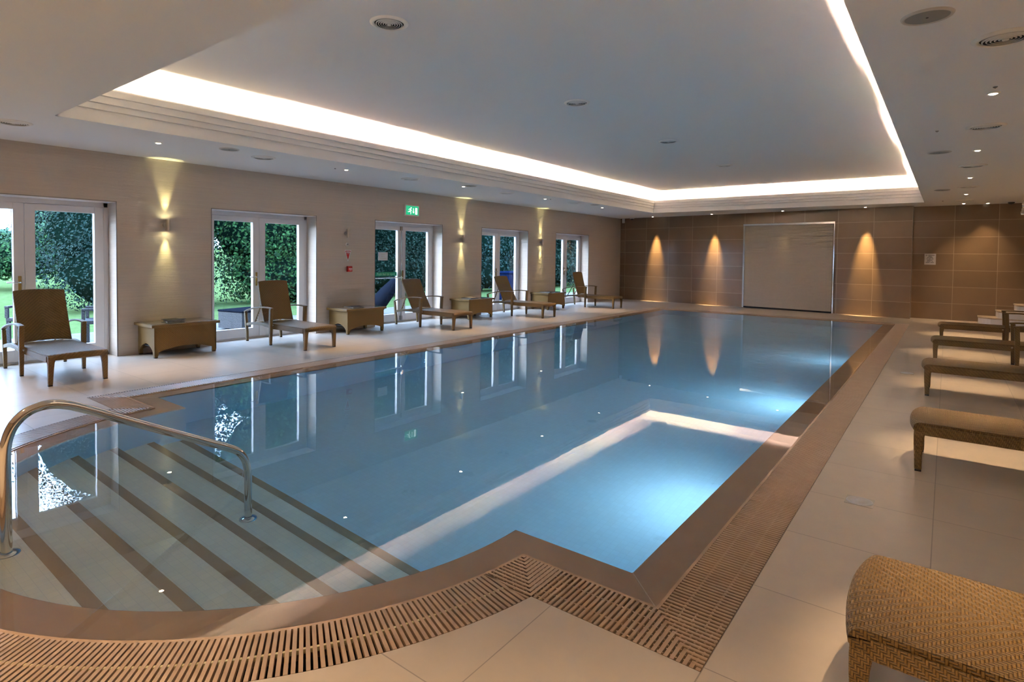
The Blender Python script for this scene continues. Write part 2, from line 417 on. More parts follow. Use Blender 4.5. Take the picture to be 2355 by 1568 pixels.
# curved one
e = grate_thing('curved slatted grating round the rounded near end of the pool')
s_, r_ = MB(), MB(); ri, ro = RR+CW+.003, RR+CW+GW-.003
aA = math.atan2(yi-PY0-.28, 2.2); a_end = -.209; a_sta = -PI+.209
na = int((a_end-a_sta)*(ri+ro)/2/PITCH)
for k in range(na+1):
    a = a_sta+(a_end-a_sta)*(k+.5)/(na+1); c, s2 = math.cos(a), math.sin(a); h = BW/2
    pts = [(CX+ri*c+s2*h, PY0+ri*s2-c*h), (CX+ro*c+s2*h, PY0+ro*s2-c*h), (CX+ro*c-s2*h, PY0+ro*s2+c*h), (CX+ri*c-s2*h, PY0+ri*s2+c*h)]
    s_.prism(pts, -.022, 0.)
for rr_, w in (((ri+ro)/2, .006),):
    lo = [[(CX+(rr_+d)*math.cos(a_sta+(a_end-a_sta)*k/90), PY0+(rr_+d)*math.sin(a_sta+(a_end-a_sta)*k/90), z) for k in range(91)] for d, z in ((-w,-.02),(-w,-.003),(w,-.003),(w,-.02),(-w,-.02))]
    r_.ring(lo, closed=False)
s_.build('slats', M['grate'], e, recalc=False); rb = r_.build('support_rib', M['graterib'], e, recalc=True); rb['label'] = 'yellowed support rib down the middle of the slats'
# patterned corners: nested L slats with little bridges, three full slats beyond them each way
EXT = 3
def lcorner(label, p_in, p_out, lims, ex, ey):
    """apexes run from p_in to p_out; arms go along x and y as far as lims; ex, ey = directions of the extra slats"""
    e = grate_thing(label); s_ = MB(); n = 11; h = BW/2
    stx, sty = (p_out[0]-p_in[0])/n, (p_out[1]-p_in[1])/n
    for k in range(n):
        t_ = (k+.5)/n; ax, ay = p_in[0]+(p_out[0]-p_in[0])*t_, p_in[1]+(p_out[1]-p_in[1])*t_
        xe, ye = lims(ax, ay)
        xa, xb = sorted((ax-(h if xe > ax else -h), xe)); ya, yb = sorted((ay-(h if ye > ay else -h), ye))
        bar(s_, xa, xb, ay-h, ay+h, -.022, 0.); bar(s_, ax-h, ax+h, ya, yb, -.022, -.0002)
        m_ = .03
        while m_ < max(xb-xa, yb-ya):
            x_ = ax + (m_ if xe > ax else -m_); y_ = ay + (m_ if ye > ay else -m_)
            if xa+.004 < x_ < xb-.004: s_.box(x_-.0035, x_+.0035, ay-.0125, ay+.0125, -.02, -.002)
            if ya+.004 < y_ < yb-.004: s_.box(ax-.0125, ax+.0125, y_-.0035, y_+.0035, -.02, -.002)
            m_ += .056
    # full width slats beyond the square
    lo_x, hi_x = sorted((p_in[0], p_out[0])); lo_y, hi_y = sorted((p_in[1], p_out[1]))
    for k in range(EXT):
        d = (k+.5)*PITCH
        if ex: x = (hi_x+d) if ex > 0 else (lo_x-d); bar(s_, x-h, x+h, lo_y+.003, hi_y-.003)
        if ey: y = (hi_y+d) if ey > 0 else (lo_y-d); bar(s_, lo_x+.003, hi_x-.003, y-h, y+h)
        for m_ in (.03,.086,.142,.198,.245):
            if ex: s_.box(x-.0125, x+.0125, hi_y-m_-.0035, hi_y-m_+.0035, -.02, -.002)
            if ey: s_.box((lo_x if p_out[0] > p_in[0] else hi_x)+(m_ if p_out[0] > p_in[0] else -m_)-.0035, (lo_x if p_out[0] > p_in[0] else hi_x)+(m_ if p_out[0] > p_in[0] else -m_)+.0035, y-.0125, y+.0125, -.02, -.002)
    if not ey:
        y = lo_y-PITCH*.5; sg = 1 if ex > 0 else -1; xa, xb = sorted((CX+sg*2.31, CX+sg*2.424)); bar(s_, xa, xb, y-h*.8, y+h*.8)
    s_.build('slats', M['grate'], e, recalc=False)
lcorner('square corner grating of nested L slats at the near right corner of the pool', (xi1, yi), (xo1, yo), lambda ax, ay: (xo1-.003, yo+.003), -1, 1)
lcorner('square corner grating of nested L slats at the near left corner of the pool', (xi0, yi), (xo0, yo), lambda ax, ay: (xo0+.003, yo+.003), 1, 1)
lcorner('angled corner grating where the curved and straight slats meet at the near right', (CX+cin, yi), (CX+cout, yo), lambda ax, ay: (CX+circx(RR+CW+.004, ay), yi-.003), 1, 0)
lcorner('angled corner grating where the curved and straight slats meet at the near left', (CX-cin, yi), (CX-cout, yo), lambda ax, ay: (CX-circx(RR+CW+.004, ay), yi-.003), -1, 0)
# far end corners
for sx, xa, xb, w in ((1, xi1, xo1, 'right'), (-1, xo0, xi0, 'left')):
    straight('small straight grating closing the far %s corner of the pool' % w, xa, xb, yfi+.002, yfo, 'y')

# ------------------------------------------------------------------ walls
DO = [(1.24,3.20), (4.57,6.53), (7.96,9.98), (11.45,13.51), (15.0,17.03)]; DH = 2.215; WT = .40
b = MB(); ys = [YB]+[y for d in DO for y in d]+[19.4]
for k in range(0, len(ys), 2): b.box(XL-WT, XL, ys[k], ys[k+1], -.05, ZC+.1)
for y0, y1 in DO: b.box(XL-WT, XL, y0, y1, DH, ZC+.1)
struct(b.build('wall_left', M['wallleft']), 'cream ribbed stone wall with five glazed door openings')
b = MB(); b.prism([(XL-.3, wy(XL-.3)), (-.73, wy(-.73)), (-.73,19.9), (XL-.3,19.9)], -.05, ZC+.1)
wf = struct(b.build('wall_far', M['wallfar']), 'brown large format tiled end wall')
b = MB(); b.box(-.73, XR+.2, 18.67, 19.9, -.05, ZC+.1); struct(b.build('wall_far', M['wallfar']), 'set back brown tiled end wall at right')
b = MB(); b.box(XR, XR+.2, YB-.2, 19.4, -.05, ZC+.1); struct(b.build('wall_right', M['wallleft']))
b = MB(); b.box(XL-WT, XR+.2, YB-.2, YB, -.05, ZC+.1); struct(b.build('wall_back', M['wallleft']))
# ceiling soffit with the raised tray
b = MB(); tr_ = [(TX0,TY0),(TX1,TY0),(TX1,TY1),(TX0,TY1)]
poly_face(b, [(XL-.42,YB-.2),(XR+.2,YB-.2),(XR+.2,19.6),(XL-.42,19.6)], [tr_], ZC)
cl = b.build('ceiling', M['ceil'], recalc=False); face_up(cl, False); struct(cl, 'plain painted lower ceiling around the raised tray')
b = MB()
def rect(d, z): return [(TX0+d,TY0+d,z),(TX1-d,TY0+d,z),(TX1-d,TY1-d,z),(TX0+d,TY1-d,z)]
prof = [(0,ZC),(0,ZC+.135),(.018,ZC+.142),(.018,ZC+.205),(.036,ZC+.212),(.036,ZC+.285),(.054,ZC+.292),(.058,ZC+.36),(.05,ZC+.378),(.035,ZC+.378),(.03,ZC+.27),(-.20,ZC+.27),(-.20,ZU+.002)]
b.ring([rect(d, z) for d, z in prof])
struct(b.build('trim_1', M['ceil'], recalc=False), 'stepped plaster moulding round the raised ceiling tray')
b = MB(); b.add([(TX0-.25,TY0-.25,ZU),(TX1+.25,TY0-.25,ZU),(TX1+.25,TY1+.25,ZU),(TX0-.25,TY1+.25,ZU)], [(3,2,1,0)])
struct(b.build('ceiling', M['ceil'], recalc=False), 'raised tray ceiling above the pool')
# roof slab above everything keeps daylight out
b = MB(); b.box(XL-WT, XR+.2, YB-.2, 19.9, ZU+.03, ZU+.18); b.box(XL-WT,XL-WT+.05,YB-.2,19.9,ZC,ZU+.03); b.box(XR+.15,XR+.2,YB-.2,19.9,ZC,ZU+.03); b.box(XL-WT,XR+.2,YB-.2,YB-.15,ZC,ZU+.03); b.box(XL-WT,XR+.2,19.85,19.9,ZC,ZU+.03)
struct(b.build('roof', M['ceil']))

# ------------------------------------------------------------------ glazed doors
XD = XL-.30      # face of frames
def make_door(i, y0, y1):
    e = empty('door_%d' % (i+1), (0,0,0)); struct(e)
    b = MB(); f0, f1 = XD-.07, XD
    b.box(f0,f1,y0,y0+.06,0,DH); b.box(f0,f1,y1-.06,y1,0,DH); b.box(f0,f1,y0,y1,DH-.075,DH); b.box(f0,f1,y0,y1,-.01,.03)
    b.build('door_frame', M['white'], e, bevel=.004)
    ym = (y0+y1)/2
    for a0, a1 in ((y0+.062, ym-.002), (ym+.002, y1-.062)):
        b = MB(); g0, g1 = XD-.06, XD+.012; st = .115; zb, zt = .19, 2.05; top = DH-.078
        b.box(g0,g1,a0,a0+st,.032,top); b.box(g0,g1,a1-st,a1,.032,top); b.box(g0,g1,a0+st,a1-st,.032,zb); b.box(g0,g1,a0+st,a1-st,zt,top)
        lf = b.build('door_leaf', M['white'], e, bevel=.006)
        b = MB(); b.box(XD-.03,XD-.022,a0+st-.01,a1-st+.01,zb-.01,zt+.01); b.build('glass_pane', M['glass'], lf)
    b = MB(); w = .012
    b.box(XL-.004,XL+.004,y0-w,y0,0,DH+w); b.box(XL-.004,XL+.004,y1,y1+w,0,DH+w); b.box(XL-.004,XL+.004,y0,y1,DH,DH+w)
    b.build('edge_trim', M['edge'], e)
    b = MB(); b.box(XD,XL-.005,y0,y1,DH-.006,DH); b.build('head_lining', M['white'], e)
    if i != 2:
        b = MB(); yh = ym-.055
        b.box(XD+.012,XD+.024,yh-.018,yh+.018,.93,1.17)
        h = b.build('handle_plate', M['brass'], e, bevel=.003)
        b = MB(); b.tube([(XD+.02,yh,1.085),(XD+.06,yh,1.085),(XD+.065,yh-.02,1.085),(XD+.062,yh-.145,1.088)], .009, 8)
        b.build('lever', M['chrome'], h, smooth=True)
    return e
for i, (y0, y1) in enumerate(DO):
    make_door(i, y0, y1)
d3 = bpy.data.objects['door_3']; y0, y1 = DO[2]; ym = (y0+y1)/2
# panic bolt on the fire exit door
b = MB(); b.tube([(XD+.035,ym-.03,.06),(XD+.035,ym-.03,2.12)], .013, 8); b.box(XD+.01,XD+.05,ym-.055,ym-.005,2.05,2.14); b.box(XD+.01,XD+.05,ym-.055,ym-.005,.05,.14)
b.build('vertical_bolt', M['edge'], d3, smooth=False)
b = MB(); b.tube([(XD+.07,y0+.10,1.0),(XD+.07,ym-.02,1.0)], .014, 8); b.box(XD+.01,XD+.08,ym-.06,ym-.005,.95,1.16); b.box(XD+.01,XD+.08,y0+.07,y0+.11,.95,1.05)
b.build('push_bar', M['chrome'], d3)
# papers on that door
e = empty('push_bar_label', (XD-.018, y0+.58, 1.08)); tag(e, 'green strip label reading Push bar to open above the exit door bar', 'label')
b = MB(); b.box(0,.001,-.31,.31,-.045,.045); b.build('film', M['greenfilm'], e)
text('Push bar to open', .082, 'lettering', M['greentext'], e, (.0015,0,.0), (PI/2,0,PI/2), sx=.92)
e = empty('door_notice', (XD-.018, y0+.49, 1.47)); tag(e, 'white paper notice taped on the glass of the exit door', 'notice')
b = MB(); b.box(0,.001,-.135,.135,-.09,.09); b.build('sheet', M['paper'], e)
b = MB()
for z, w in ((.045,.055),(.0,.055),(-.045,.085)): b.box(.001,.0018,-w,w,z-.008,z+.008)
b.build('print_lines', M['alum'], e)

# ------------------------------------------------------------------ roller shutter
e = empty('roller_shutter', (0,0,0)); tag(e, 'cream ribbed roller shutter closed in a chrome frame at the far wall', 'shutter')
xs0, xs1 = -4.985, -2.485; ang = math.atan2(wy(xs1)-wy(xs0), xs1-xs0); L = (xs1-xs0)/math.cos(ang)
e.location = (xs0, wy(xs0)-.012, 0); e.rotation_euler = (0,0,ang)
b = MB(); nsl = 62; zt = 2.50
for k in range(nsl):
    z0 = .045+(zt-.045)*k/nsl; z1 = .045+(zt-.045)*(k+1)/nsl; m_ = (z0+z1)/2
    b.add([(.05,-.004,z0),(L-.05,-.004,z0),(.05,-.009,m_),(L-.05,-.009,m_),(.05,-.004,z1),(L-.05,-.004,z1)], [(0,1,3,2),(2,3,5,4)])
b.build('slat_curtain', M['shutter'], e)
b = MB(); b.box(0,.05,-.02,.008,.0,2.56); b.build('guide_rail', M['edge'], e)
b = MB(); b.box(L-.03,L,-.02,.008,.0,2.56); b.build('guide_rail', M['chrome'], e)
b = MB(); b.box(0,L,-.028,.008,2.505,2.56); b.build('head_trim', M['chrome'], e)
b = MB(); b.box(.05,L-.05,-.022,.004,.0,.045); b.build('bottom_bar', M['dark'], e)

# ------------------------------------------------------------------ loungers
def make_lounger(tilt):
    e = empty('sun_lounger')
    # seat slab, x from foot (0) to hinge
    b = MB(); zt, th, Lx, W = .350, .066, 1.20, .29
    prof = [(0.012,zt-th),(0,zt-th+.012),(0.0,zt-.034)]
    for k in range(7): a = PI-(PI/2)*k/6; prof.append((.040+.040*math.cos(a)*1.0, zt-.036+.036*math.sin(a)))
    prof += [(.3,zt+.002),(.9,zt),(Lx,zt-.004),(Lx,zt-th+.012)]
    nY = 13; loops = []
    for j in range(nY):
        v_ = -1+2*j/(nY-1); y = W*v_; cr = 1-abs(v_)**2.2
        loops.append([(x-(.030*cr if x < .06 else (.012*cr if x < .09 else 0)), y, z+(.012*cr if z > zt-.05 else .006*cr)) for x, z in prof])
    b.ring(loops, True, True)
    b.build('seat', M['wicker'], e, bevel=.006, seg=2, uvswap=False)
    b = MB()
    for sy in (-1, 1): b.box(.06, .93, sy*.283-.012, sy*.283+.012, zt-.085, zt-.02)
    b.box(1.16,1.20,-.27,.27,zt-.07,zt-.03)
    b.build('seat_frame', M['wickerflat'], e)
    # foot legs
    for sy in (-1, 1):
        b = MB(); y = sy*.262
        lp = []
        for z, w, d, ox in ((.012,.042,.044,.012),(.10,.046,.048,.008),(.20,.054,.054,.003),(.262,.064,.060,.002),(.284,.084,.066,.003),(.300,.100,.064,.003)):
            yo_ = sy*(.2875 if z > .27 else .2895); ya, yb_ = (yo_-sy*d, yo_)
            ya, yb_ = min(ya,yb_), max(ya,yb_)
            lp.append([(ox,ya,z),(ox+w,ya,z),(ox+w,yb_,z),(ox,yb_,z)])
        b.ring(lp, True, True); lg = b.build('leg', M['wickerflat'], e, bevel=.007)
        b = MB(); b.box(.014,.052, min(sy*.288,sy*.248), max(sy*.288,sy*.248), 0, .013); b.build('foot_cap', M['black'], lg)
    # middle legs carry the front of the arms
    for sy in (-1, 1):
        b = MB(); y = sy*.318
        lp = [[(x0_,y-w,z),(x0_+d,y-w,z),(x0_+d,y+w,z),(x0_,y+w,z)] for z,x0_,d,w in ((.012,.905,.040,.019),(.2,.90,.050,.023),(.4,.895,.055,.025),(.596,.885,.055,.025))]
        b.ring(lp, True, True); lg = b.build('leg', M['wickerflat'], e, bevel=.006)
        b = MB(); b.box(.907,.943,y-.017,y+.017,0,.013); b.build('foot_cap', M['black'], lg)
        b = MB(); b.T = Matrix.Translation((.87, sy*.30, .318)) @ Matrix.Rotation(PI/2, 4, 'X'); b.lathe([(0,-.02),(.012,-.02),(.012,.02),(0,.02)], n=10); b.build('hinge_bolt', M['chrome'], e)
        # rear legs
        b = MB()
        lp = [[(x0_,y-w,z),(x0_+d,y-w,z),(x0_+d,y+w,z),(x0_,y+w,z)] for z,x0_,d,w in ((.012,1.635,.036,.018),(.16,1.645,.042,.021),(.32,1.665,.045,.022),(.49,1.685,.040,.022))]
        b.ring(lp, True, True); lg = b.build('leg', M['wickerflat'], e, bevel=.005)
        b = MB(); b.box(1.637,1.669,y-.016,y+.016,0,.013); b.build('foot_cap', M['black'], lg)
        # armrest
        path = [(.875,.600),(.95,.608),(1.05,.612),(1.18,.609),(1.32,.597),(1.45,.577),(1.57,.552),(1.66,.527),(1.725,.498)]
        b = MB(); b.sweep_rect(path, .052, .022, y); b.build('armrest', M['wickerflat'], e, bevel=.006)
        # curved side rail
        path = [(.94,.305),(1.05,.318),(1.2,.328),(1.35,.328),(1.5,.315),(1.66,.285)]
        b = MB(); b.sweep_rect(path, .034, .046, y); b.build('side_rail', M['wickerflat'], e, bevel=.005)
    b = MB(); b.box(1.655,1.69,-.31,.31,.27,.31); b.build('rear_rail', M['wickerflat'], e, bevel=.004)
    # backrest (hinged)
    b = MB(); nu, nv = 11, 13; Lb, Wb, tb = .70, .272, .030; F, Bk = [], []
    for j in range(nv):
        for i in range(nu):
            u_ = -1+2*i/(nu-1); v_ = j/(nv-1)
            x = Lb*v_ + (.022*(1-u_*u_) if j == nv-1 else 0) - (.03*(1-u_*u_)*(1 if j == 0 else 0)*-1)
            y = u_*(Wb-.012*(1-v_)*0); z = -.018*math.sin(PI*v_)*.6 + .010*u_*u_
            F.append((x,y,z+tb/2)); Bk.append((x,y,z-tb/2))
    q = nu*nv; fs = []
    for j in range(nv-1):
        for i in range(nu-1):
            a = j*nu+i; fs.append((a,a+1,a+nu+1,a+nu)); fs.append((q+a,q+a+nu,q+a+nu+1,q+a+1))
    for i in range(nu-1): fs.append((i,q+i,q+i+1,i+1)); a = (nv-1)*nu+i; fs.append((a,a+1,q+a+1,q+a))
    for j in range(nv-1): a = j*nu; fs.append((a,a+nu,q+a+nu,q+a)); a = j*nu+nu-1; fs.append((a,q+a,q+a+nu,a+nu))
    b.add(F+Bk, fs)
    ang_ = PI/2-tilt
    b.build('backrest', M['wicker'], e, bevel=.006, loc=(1.215,0,.350), rot=(0,-ang_,0))
    # prop braces
    tx_, tz_ = 1.215+.40*math.sin(tilt)+.03, .35+.40*math.cos(tilt)
    for sy in (-1,1):
        b = MB(); b.tube([(1.62,sy*.20,.31),(tx_,sy*.20,tz_)], .009, 8); b.build('brace', M['wickerflat'], e, smooth=True)
        dx_, dz_ = tx_-1.62, tz_-.31; Lr = math.hypot(dx_, dz_); ux, uz = dx_/Lr, dz_/Lr; nx_, nz_ = -uz, ux
        if nx_ < 0: nx_, nz_ = -nx_, -nz_
        nx_, nz_ = -nx_, -nz_
        pr = [(.02, -.004),(.34,-.004)]
        for k in range(6): q = .32-.05*k; pr += [(q,.010),(q-.012,.026),(q-.022,.026),(q-.022,.010)]
        b = MB(); b.prism([(1.62+ux*a_+nx_*c_, .31+uz*a_+nz_*c_) for a_, c_ in pr], sy*.20-.005, sy*.20+.005, 'y'); b.build('ratchet_bar', M['wickerflat'], e)
    return e
GL, GR = 'wicker loungers in front of the glazed doors', 'wicker loungers along the right deck'
t24, t16, t29 = math.radians(24), math.radians(16), math.radians(29)
lA = make_lounger(t24); lB = make_lounger(t16); lC = make_lounger(t29)
left_l = [(lA, -7.795, 2.275, 'honey wicker lounger nearest the camera on the left deck, before the first door'),
          (lB, -7.790, 5.52, 'honey wicker lounger before the second door from the left, steep backrest'),
          (lC, -7.735, 8.885, 'honey wicker lounger in front of the exit door with the push bar'),
          (None, -7.690, 12.06, 'honey wicker lounger before the fourth door from the camera, leaning back'),
          (None, -7.610, 15.66, 'honey wicker lounger farthest from the camera on the left deck')]
for i, (o_, x, y, lab) in enumerate(left_l):
    if o_ is None: o_ = copy_tree(lC if i == 3 else lB)
    o_.location = (x, y, 0); o_.rotation_euler = (0,0,PI); tag(o_, lab, 'sun lounger', GL)
right_l = [(-.215, 2.395, 'large wicker lounger foot end in the near right corner of the picture'),
           (-.160, 5.37, 'wicker lounger foot end second nearest on the right deck, chevron weave showing'),
           (-.175, 8.30, 'wicker lounger third from the camera on the right deck, slim foot end'),
           (-.140, 10.95, 'wicker lounger fourth from the camera on the right deck, dark armrest cut by the frame'),
           (-.085, 13.60, 'wicker lounger farthest along the right deck, below the stone steps')]
for x, y, lab in right_l:
    o_ = copy_tree(lA); o_.location = (x, y, 0); o_.rotation_euler = (0,0,0); tag(o_, lab, 'sun lounger', GR)

# ------------------------------------------------------------------ side tables (woven chests)
def make_table():
    e = empty('side_table'); Lx, D, H = .56, .88, .475    # x depth, y length
    def arch(Lw, leg, hgt, top, n=14, sh=.035):
        pts = [(0,sh),(leg,sh),(leg+.002,.075)]
        for k in range(n+1):
            t_ = k/n; pts.append((leg+.004+(Lw-2*leg-.008)*t_, .08+hgt*math.sin(PI*t_)**.75))
        pts += [(Lw-leg-.002,.075),(Lw-leg,sh),(Lw,sh),(Lw,top),(0,top)]
        return pts
    zt = H-.04
    for x0_ in (0, Lx-.02):
        b = MB(); b.prism([(p-D/2, z) for p, z in arch(D,.055,.065,zt)], x0_-Lx/2, x0_-Lx/2+.02, 'x'); b.build('long_panel', M['tableweave'], e)
    for y0_ in (-D/2, D/2-.02):
        b = MB(); b.prism([(p-Lx/2, z) for p, z in arch(Lx,.05,.11,zt)], y0_, y0_+.02, 'y'); b.build('end_panel', M['tableweave'], e)
    for sx in (-1,1):
        for sy in (-1,1):
            b = MB(); b.box(sx*(Lx/2-.026)-.024, sx*(Lx/2-.026)+.024, sy*(D/2-.026)-.024, sy*(D/2-.026)+.024, .012, zt); lg = b.build('corner_post', M['tableweave'], e, bevel=.004)
            b = MB(); b.box(sx*(Lx/2-.026)-.020, sx*(Lx/2-.026)+.020, sy*(D/2-.026)-.020, sy*(D/2-.026)+.020, 0, .014); b.build('foot_cap', M['black'], lg)
    b = MB(); b.box(-Lx/2+.02,Lx/2-.02,-D/2+.02,D/2-.02,.15,.165); b.build('inner_shelf', M['dark'], e)
    b = MB(); b.box(-Lx/2-.035,Lx/2+.035,-D/2-.045,D/2+.045,zt,H); b.build('tabletop', M['tableweave'], e, bevel=.008)
    b = MB(); b.box(-Lx/2-.005,Lx/2+.005,-D/2-.015,D/2+.015,H-.001,H+.004); gg = b.build('glass_top', M['tableglass'], e, bevel=.001); gg['label'] = 'smoked glass inlay'
    return e
tb = make_table()
tabs = [(3.905,'woven chest table between the first and second doors, magazines on top'),
        (7.25,'woven chest table under the red fire call point'),
        (10.74,'woven chest table left of the fourth door, open pale brochure on top'),
        (14.14,'woven chest table farthest down the left wall')]
for i, (y, lab) in enumerate(tabs):
    o_ = tb if i == 0 else copy_tree(tb)
    o_.location = (-9.075, y, 0); tag(o_, lab, 'side table', 'woven side tables along the left wall')
def magazine(x, y, z, rz, cm, lab, w=.21, h=.29, th=.008, curl=.0):
    e = empty('magazine', (x,y,z), rz); tag(e, lab, 'magazine', 'magazines on the side tables')
    b = MB(); b.box(-w/2+.002,w/2-.002,-h/2+.002,h/2-.002,.0008,th-.0008); b.build('pages', M['pages'], e)
    for z0_, z1_ in ((0,.0008),(th-.0008,th)):
        b = MB(); nn = 6; lp = []
        b.box(-w/2,w/2,-h/2,h/2,z0_,z1_); b.build('cover', cm, e)
    return e
HT = .4792
magazine(-9.10,3.86,HT,1.35,M['mag0'],'dark blue magazine at the bottom of the pile on the nearest woven table',.23,.31,.012)
magazine(-9.08,3.88,HT+.012,1.0,M['mag2'],'black magazine in the middle of the pile on the nearest woven table',.22,.30,.008)
magazine(-9.12,3.85,HT+.020,1.6,M['mag3'],'dark grey magazine on top of the pile on the nearest woven table',.21,.29,.006)
magazine(-9.08,7.18,HT,1.45,M['mag2'],'black magazine lying flat on the table under the fire call point',.24,.34,.012)
magazine(-9.06,7.20,HT+.012,1.1,M['mag0'],'dark blue magazine on top of the black one under the fire call point',.21,.30,.007)
magazine(-9.05,10.62,HT,1.5,M['mag2'],'black folder under the pale brochure on the third woven table',.25,.34,.010)
magazine(-9.05,10.64,HT+.010,1.25,M['cream'],'pale cream brochure on the black folder on the third woven table',.20,.27,.014)
magazine(-9.05,14.05,HT,1.5,M['mag3'],'black magazine on the farthest woven table',.26,.36,.016)

# ------------------------------------------------------------------ handrail
def catmull(P, n=6):
    out = []
    for i in range(len(P)-1):
        p0, p1, p2, p3 = P[max(i-1,0)], P[i], P[i+1], P[min(i+2,len(P)-1)]
        for k in range(n):
            t_ = k/n
            out.append(tuple(.5*((2*p1[j])+(-p0[j]+p2[j])*t_+(2*p0[j]-5*p1[j]+4*p2[j]-p3[j])*t_*t_+(-p0[j]+3*p1[j]-3*p2[j]+p3[j])*t_**3) for j in (0,1)))
    out.append(P[-1]); return out
HX = -3.83
P = [(.786,-.19),(.786,.0),(.786,.25),(.786,.44),(.798,.53),(.830,.600),(.888,.650),(.968,.668),(1.06,.648),(1.17,.595),(1.35,.500),(1.60,.368),(1.85,.238),(1.98,.170),(2.045,.125),(2.090,.06),(2.108,-.02),(2.112,-.12),(2.112,-.40),(2.112,-.875)]
e = empty('handrail', (HX,.786,-.19)); tag(e, 'polished steel handrail arching over the underwater pool steps', 'handrail')
b = MB(); b.T = Matrix.Translation((0,-.786,.19)); b.tube([(0,y,z) for y, z in catmull(P)], .0255, 16); b.build('rail', M['chrome'], e, smooth=True)
for y, z in ((.786,-.19),(2.112,-.878)):
    b = MB(); b.T = Matrix.Translation((0,y-.786,z+.19)); b.lathe([(.0265,.016),(.04,.014),(.058,.006),(.060,0.)], n=24); b.build('base_flange', M['chrome'], e, smooth=True)

# ------------------------------------------------------------------ ceiling fittings
ZF = ZC
def downlight(x, y, lab, grp, z=ZC):
    global DL
    if DL is None:
        e = empty('downlight'); b = MB(); b.lathe([(.030,-.003),(.034,-.009),(.046,-.007),(.050,0)], n=24); b.build('trim_ring', M['diffring'], e, smooth=True)
        b = MB(); b.lathe([(0,-.016),(.012,-.015),(.022,-.012),(.030,-.004)], n=20); b.build('lamp', M['lamp'], e); DL = e
    else: e = copy_tree(DL)
    e.location = (x,y,z); tag(e, lab, 'downlight', grp); return e
DL = None
ordn = ['nearest', 'second nearest', 'third nearest', 'fourth nearest', 'fifth nearest', 'sixth nearest', 'farthest']
spots = []
for i, (x, y) in enumerate([(-7.97,3.205),(-7.86,6.05),(-7.74,8.85),(-7.72,11.83),(-7.70,14.74)]):
    downlight(x, y, 'small round ceiling downlight, %s of the row above the left deck' % (ordn[i] if i < 4 else 'farthest'), 'downlights over the left deck'); spots.append((x,y,'L'))
for i, (x, y) in enumerate([(.259,6.38),(.257,9.525),(.256,12.57),(.265,15.61)]):
    downlight(x, y, 'small round ceiling downlight, %s of the visible row above the right deck' % (ordn[i] if i < 3 else 'farthest'), 'downlights over the right deck'); spots.append((x,y,'R'))
for i, x in enumerate([-7.95,-5.90,-3.80,-1.75]):
    downlight(x, wy(x)-.34, ['small ceiling downlight at the left end of the brown tiled wall, above a light cone','small ceiling downlight between the corner and the shutter','small ceiling downlight directly above the roller shutter','small ceiling downlight right of the shutter above the tallest light cone'][i], 'downlights along the end wall'); spots.append((x,wy(x)-.34,'F'))
for i, (x, y) in enumerate([(.27,18.1),(.72,18.28)]):
    downlight(x, y, ['small ceiling downlight close to the end wall above the notice plate','small ceiling downlight above the stone steps'][i], 'downlights by the stone steps'); spots.append((x,y,'G'))

def vent(x, y, z, lab, grp, r=.165):
    global VT
    if VT is None:
        e = empty('air_vent'); b = MB(); b.lathe([(.128,-.004),(.134,-.016),(.150,-.014),(.168,-.004),(.170,0)], n=40); b.build('flange', M['diffring'], e, smooth=True)
        b = MB(); b.disc((0,0,-.002), .132, 32); b.build('throat_shade_disc', M['dark'], e, recalc=False)  # flat black disc under the unbroken ceiling, duct shade put into its colour
        for k in range(5):
            rr_ = .030+.0205*k; b = MB(); b.lathe([(rr_-.002,-.018),(rr_+.005,-.014),(rr_+.0055,-.009),(rr_+.004,-.009),(rr_-.003,-.016),(rr_-.002,-.018)], n=40); b.build('vane_ring', M['diffuser'], e, smooth=True)
        b = MB(); b.lathe([(.0,-.022),(.016,-.021),(.019,-.012),(.0,-.010)], n=24); b.build('centre_cone', M['diffuser'], e, smooth=True); VT = e
    else: e = copy_tree(VT)
    e.location = (x,y,z); tag(e, lab, 'air vent', grp); return e
VT = None
for i, (x, y) in enumerate([(-3.95,3.50),(-3.94,6.78),(-3.93,9.95),(-3.93,13.2),(-3.93,16.7)]):
    vent(x, y, ZU, 'round ringed air vent in the raised ceiling, %s along the middle of the tray' % (ordn[i] if i < 4 else 'farthest'), 'air vents in the raised ceiling')
for i, (x, y) in enumerate([(-8.05,1.77),(-7.89,4.60),(-7.80,7.44),(-7.72,10.27),(-7.65,13.1)]):
    vent(x, y, ZC, 'round air vent in the lower ceiling over the left deck, %s one' % (ordn[i] if i < 4 else 'farthest'), 'air vents over the left deck')
for i, (x, y) in enumerate([(.246,4.84),(.275,7.90),(.25,11.02),(.27,14.09),(.26,17.2)]):
    vent(x, y, ZC, 'round air vent in the lower ceiling over the right deck, %s one' % (ordn[i] if i < 4 else 'farthest'), 'air vents over the right deck')
def speaker(x, y, lab):
    global SPK
    if SPK is None:
        e = empty('ceiling_speaker'); b = MB(); b.lathe([(.106,-.005),(.110,-.011),(.122,-.009),(.128,0)], n=36); b.build('rim', M['speakerring'], e, smooth=True)
        b = MB(); b.lathe([(0,-.010),(.06,-.0095),(.107,-.006)], n=36); b.build('grille', M['speaker'], e, smooth=True)
        b = MB(); b.lathe([(0,-.013),(.006,-.0125),(.008,-.009)], n=12); b.build('badge', M['ink'], e); SPK = e
    else: e = copy_tree(SPK)
    e.location = (x,y,ZC); tag(e, lab, 'speaker', 'flat ceiling speakers'); return e
SPK = None
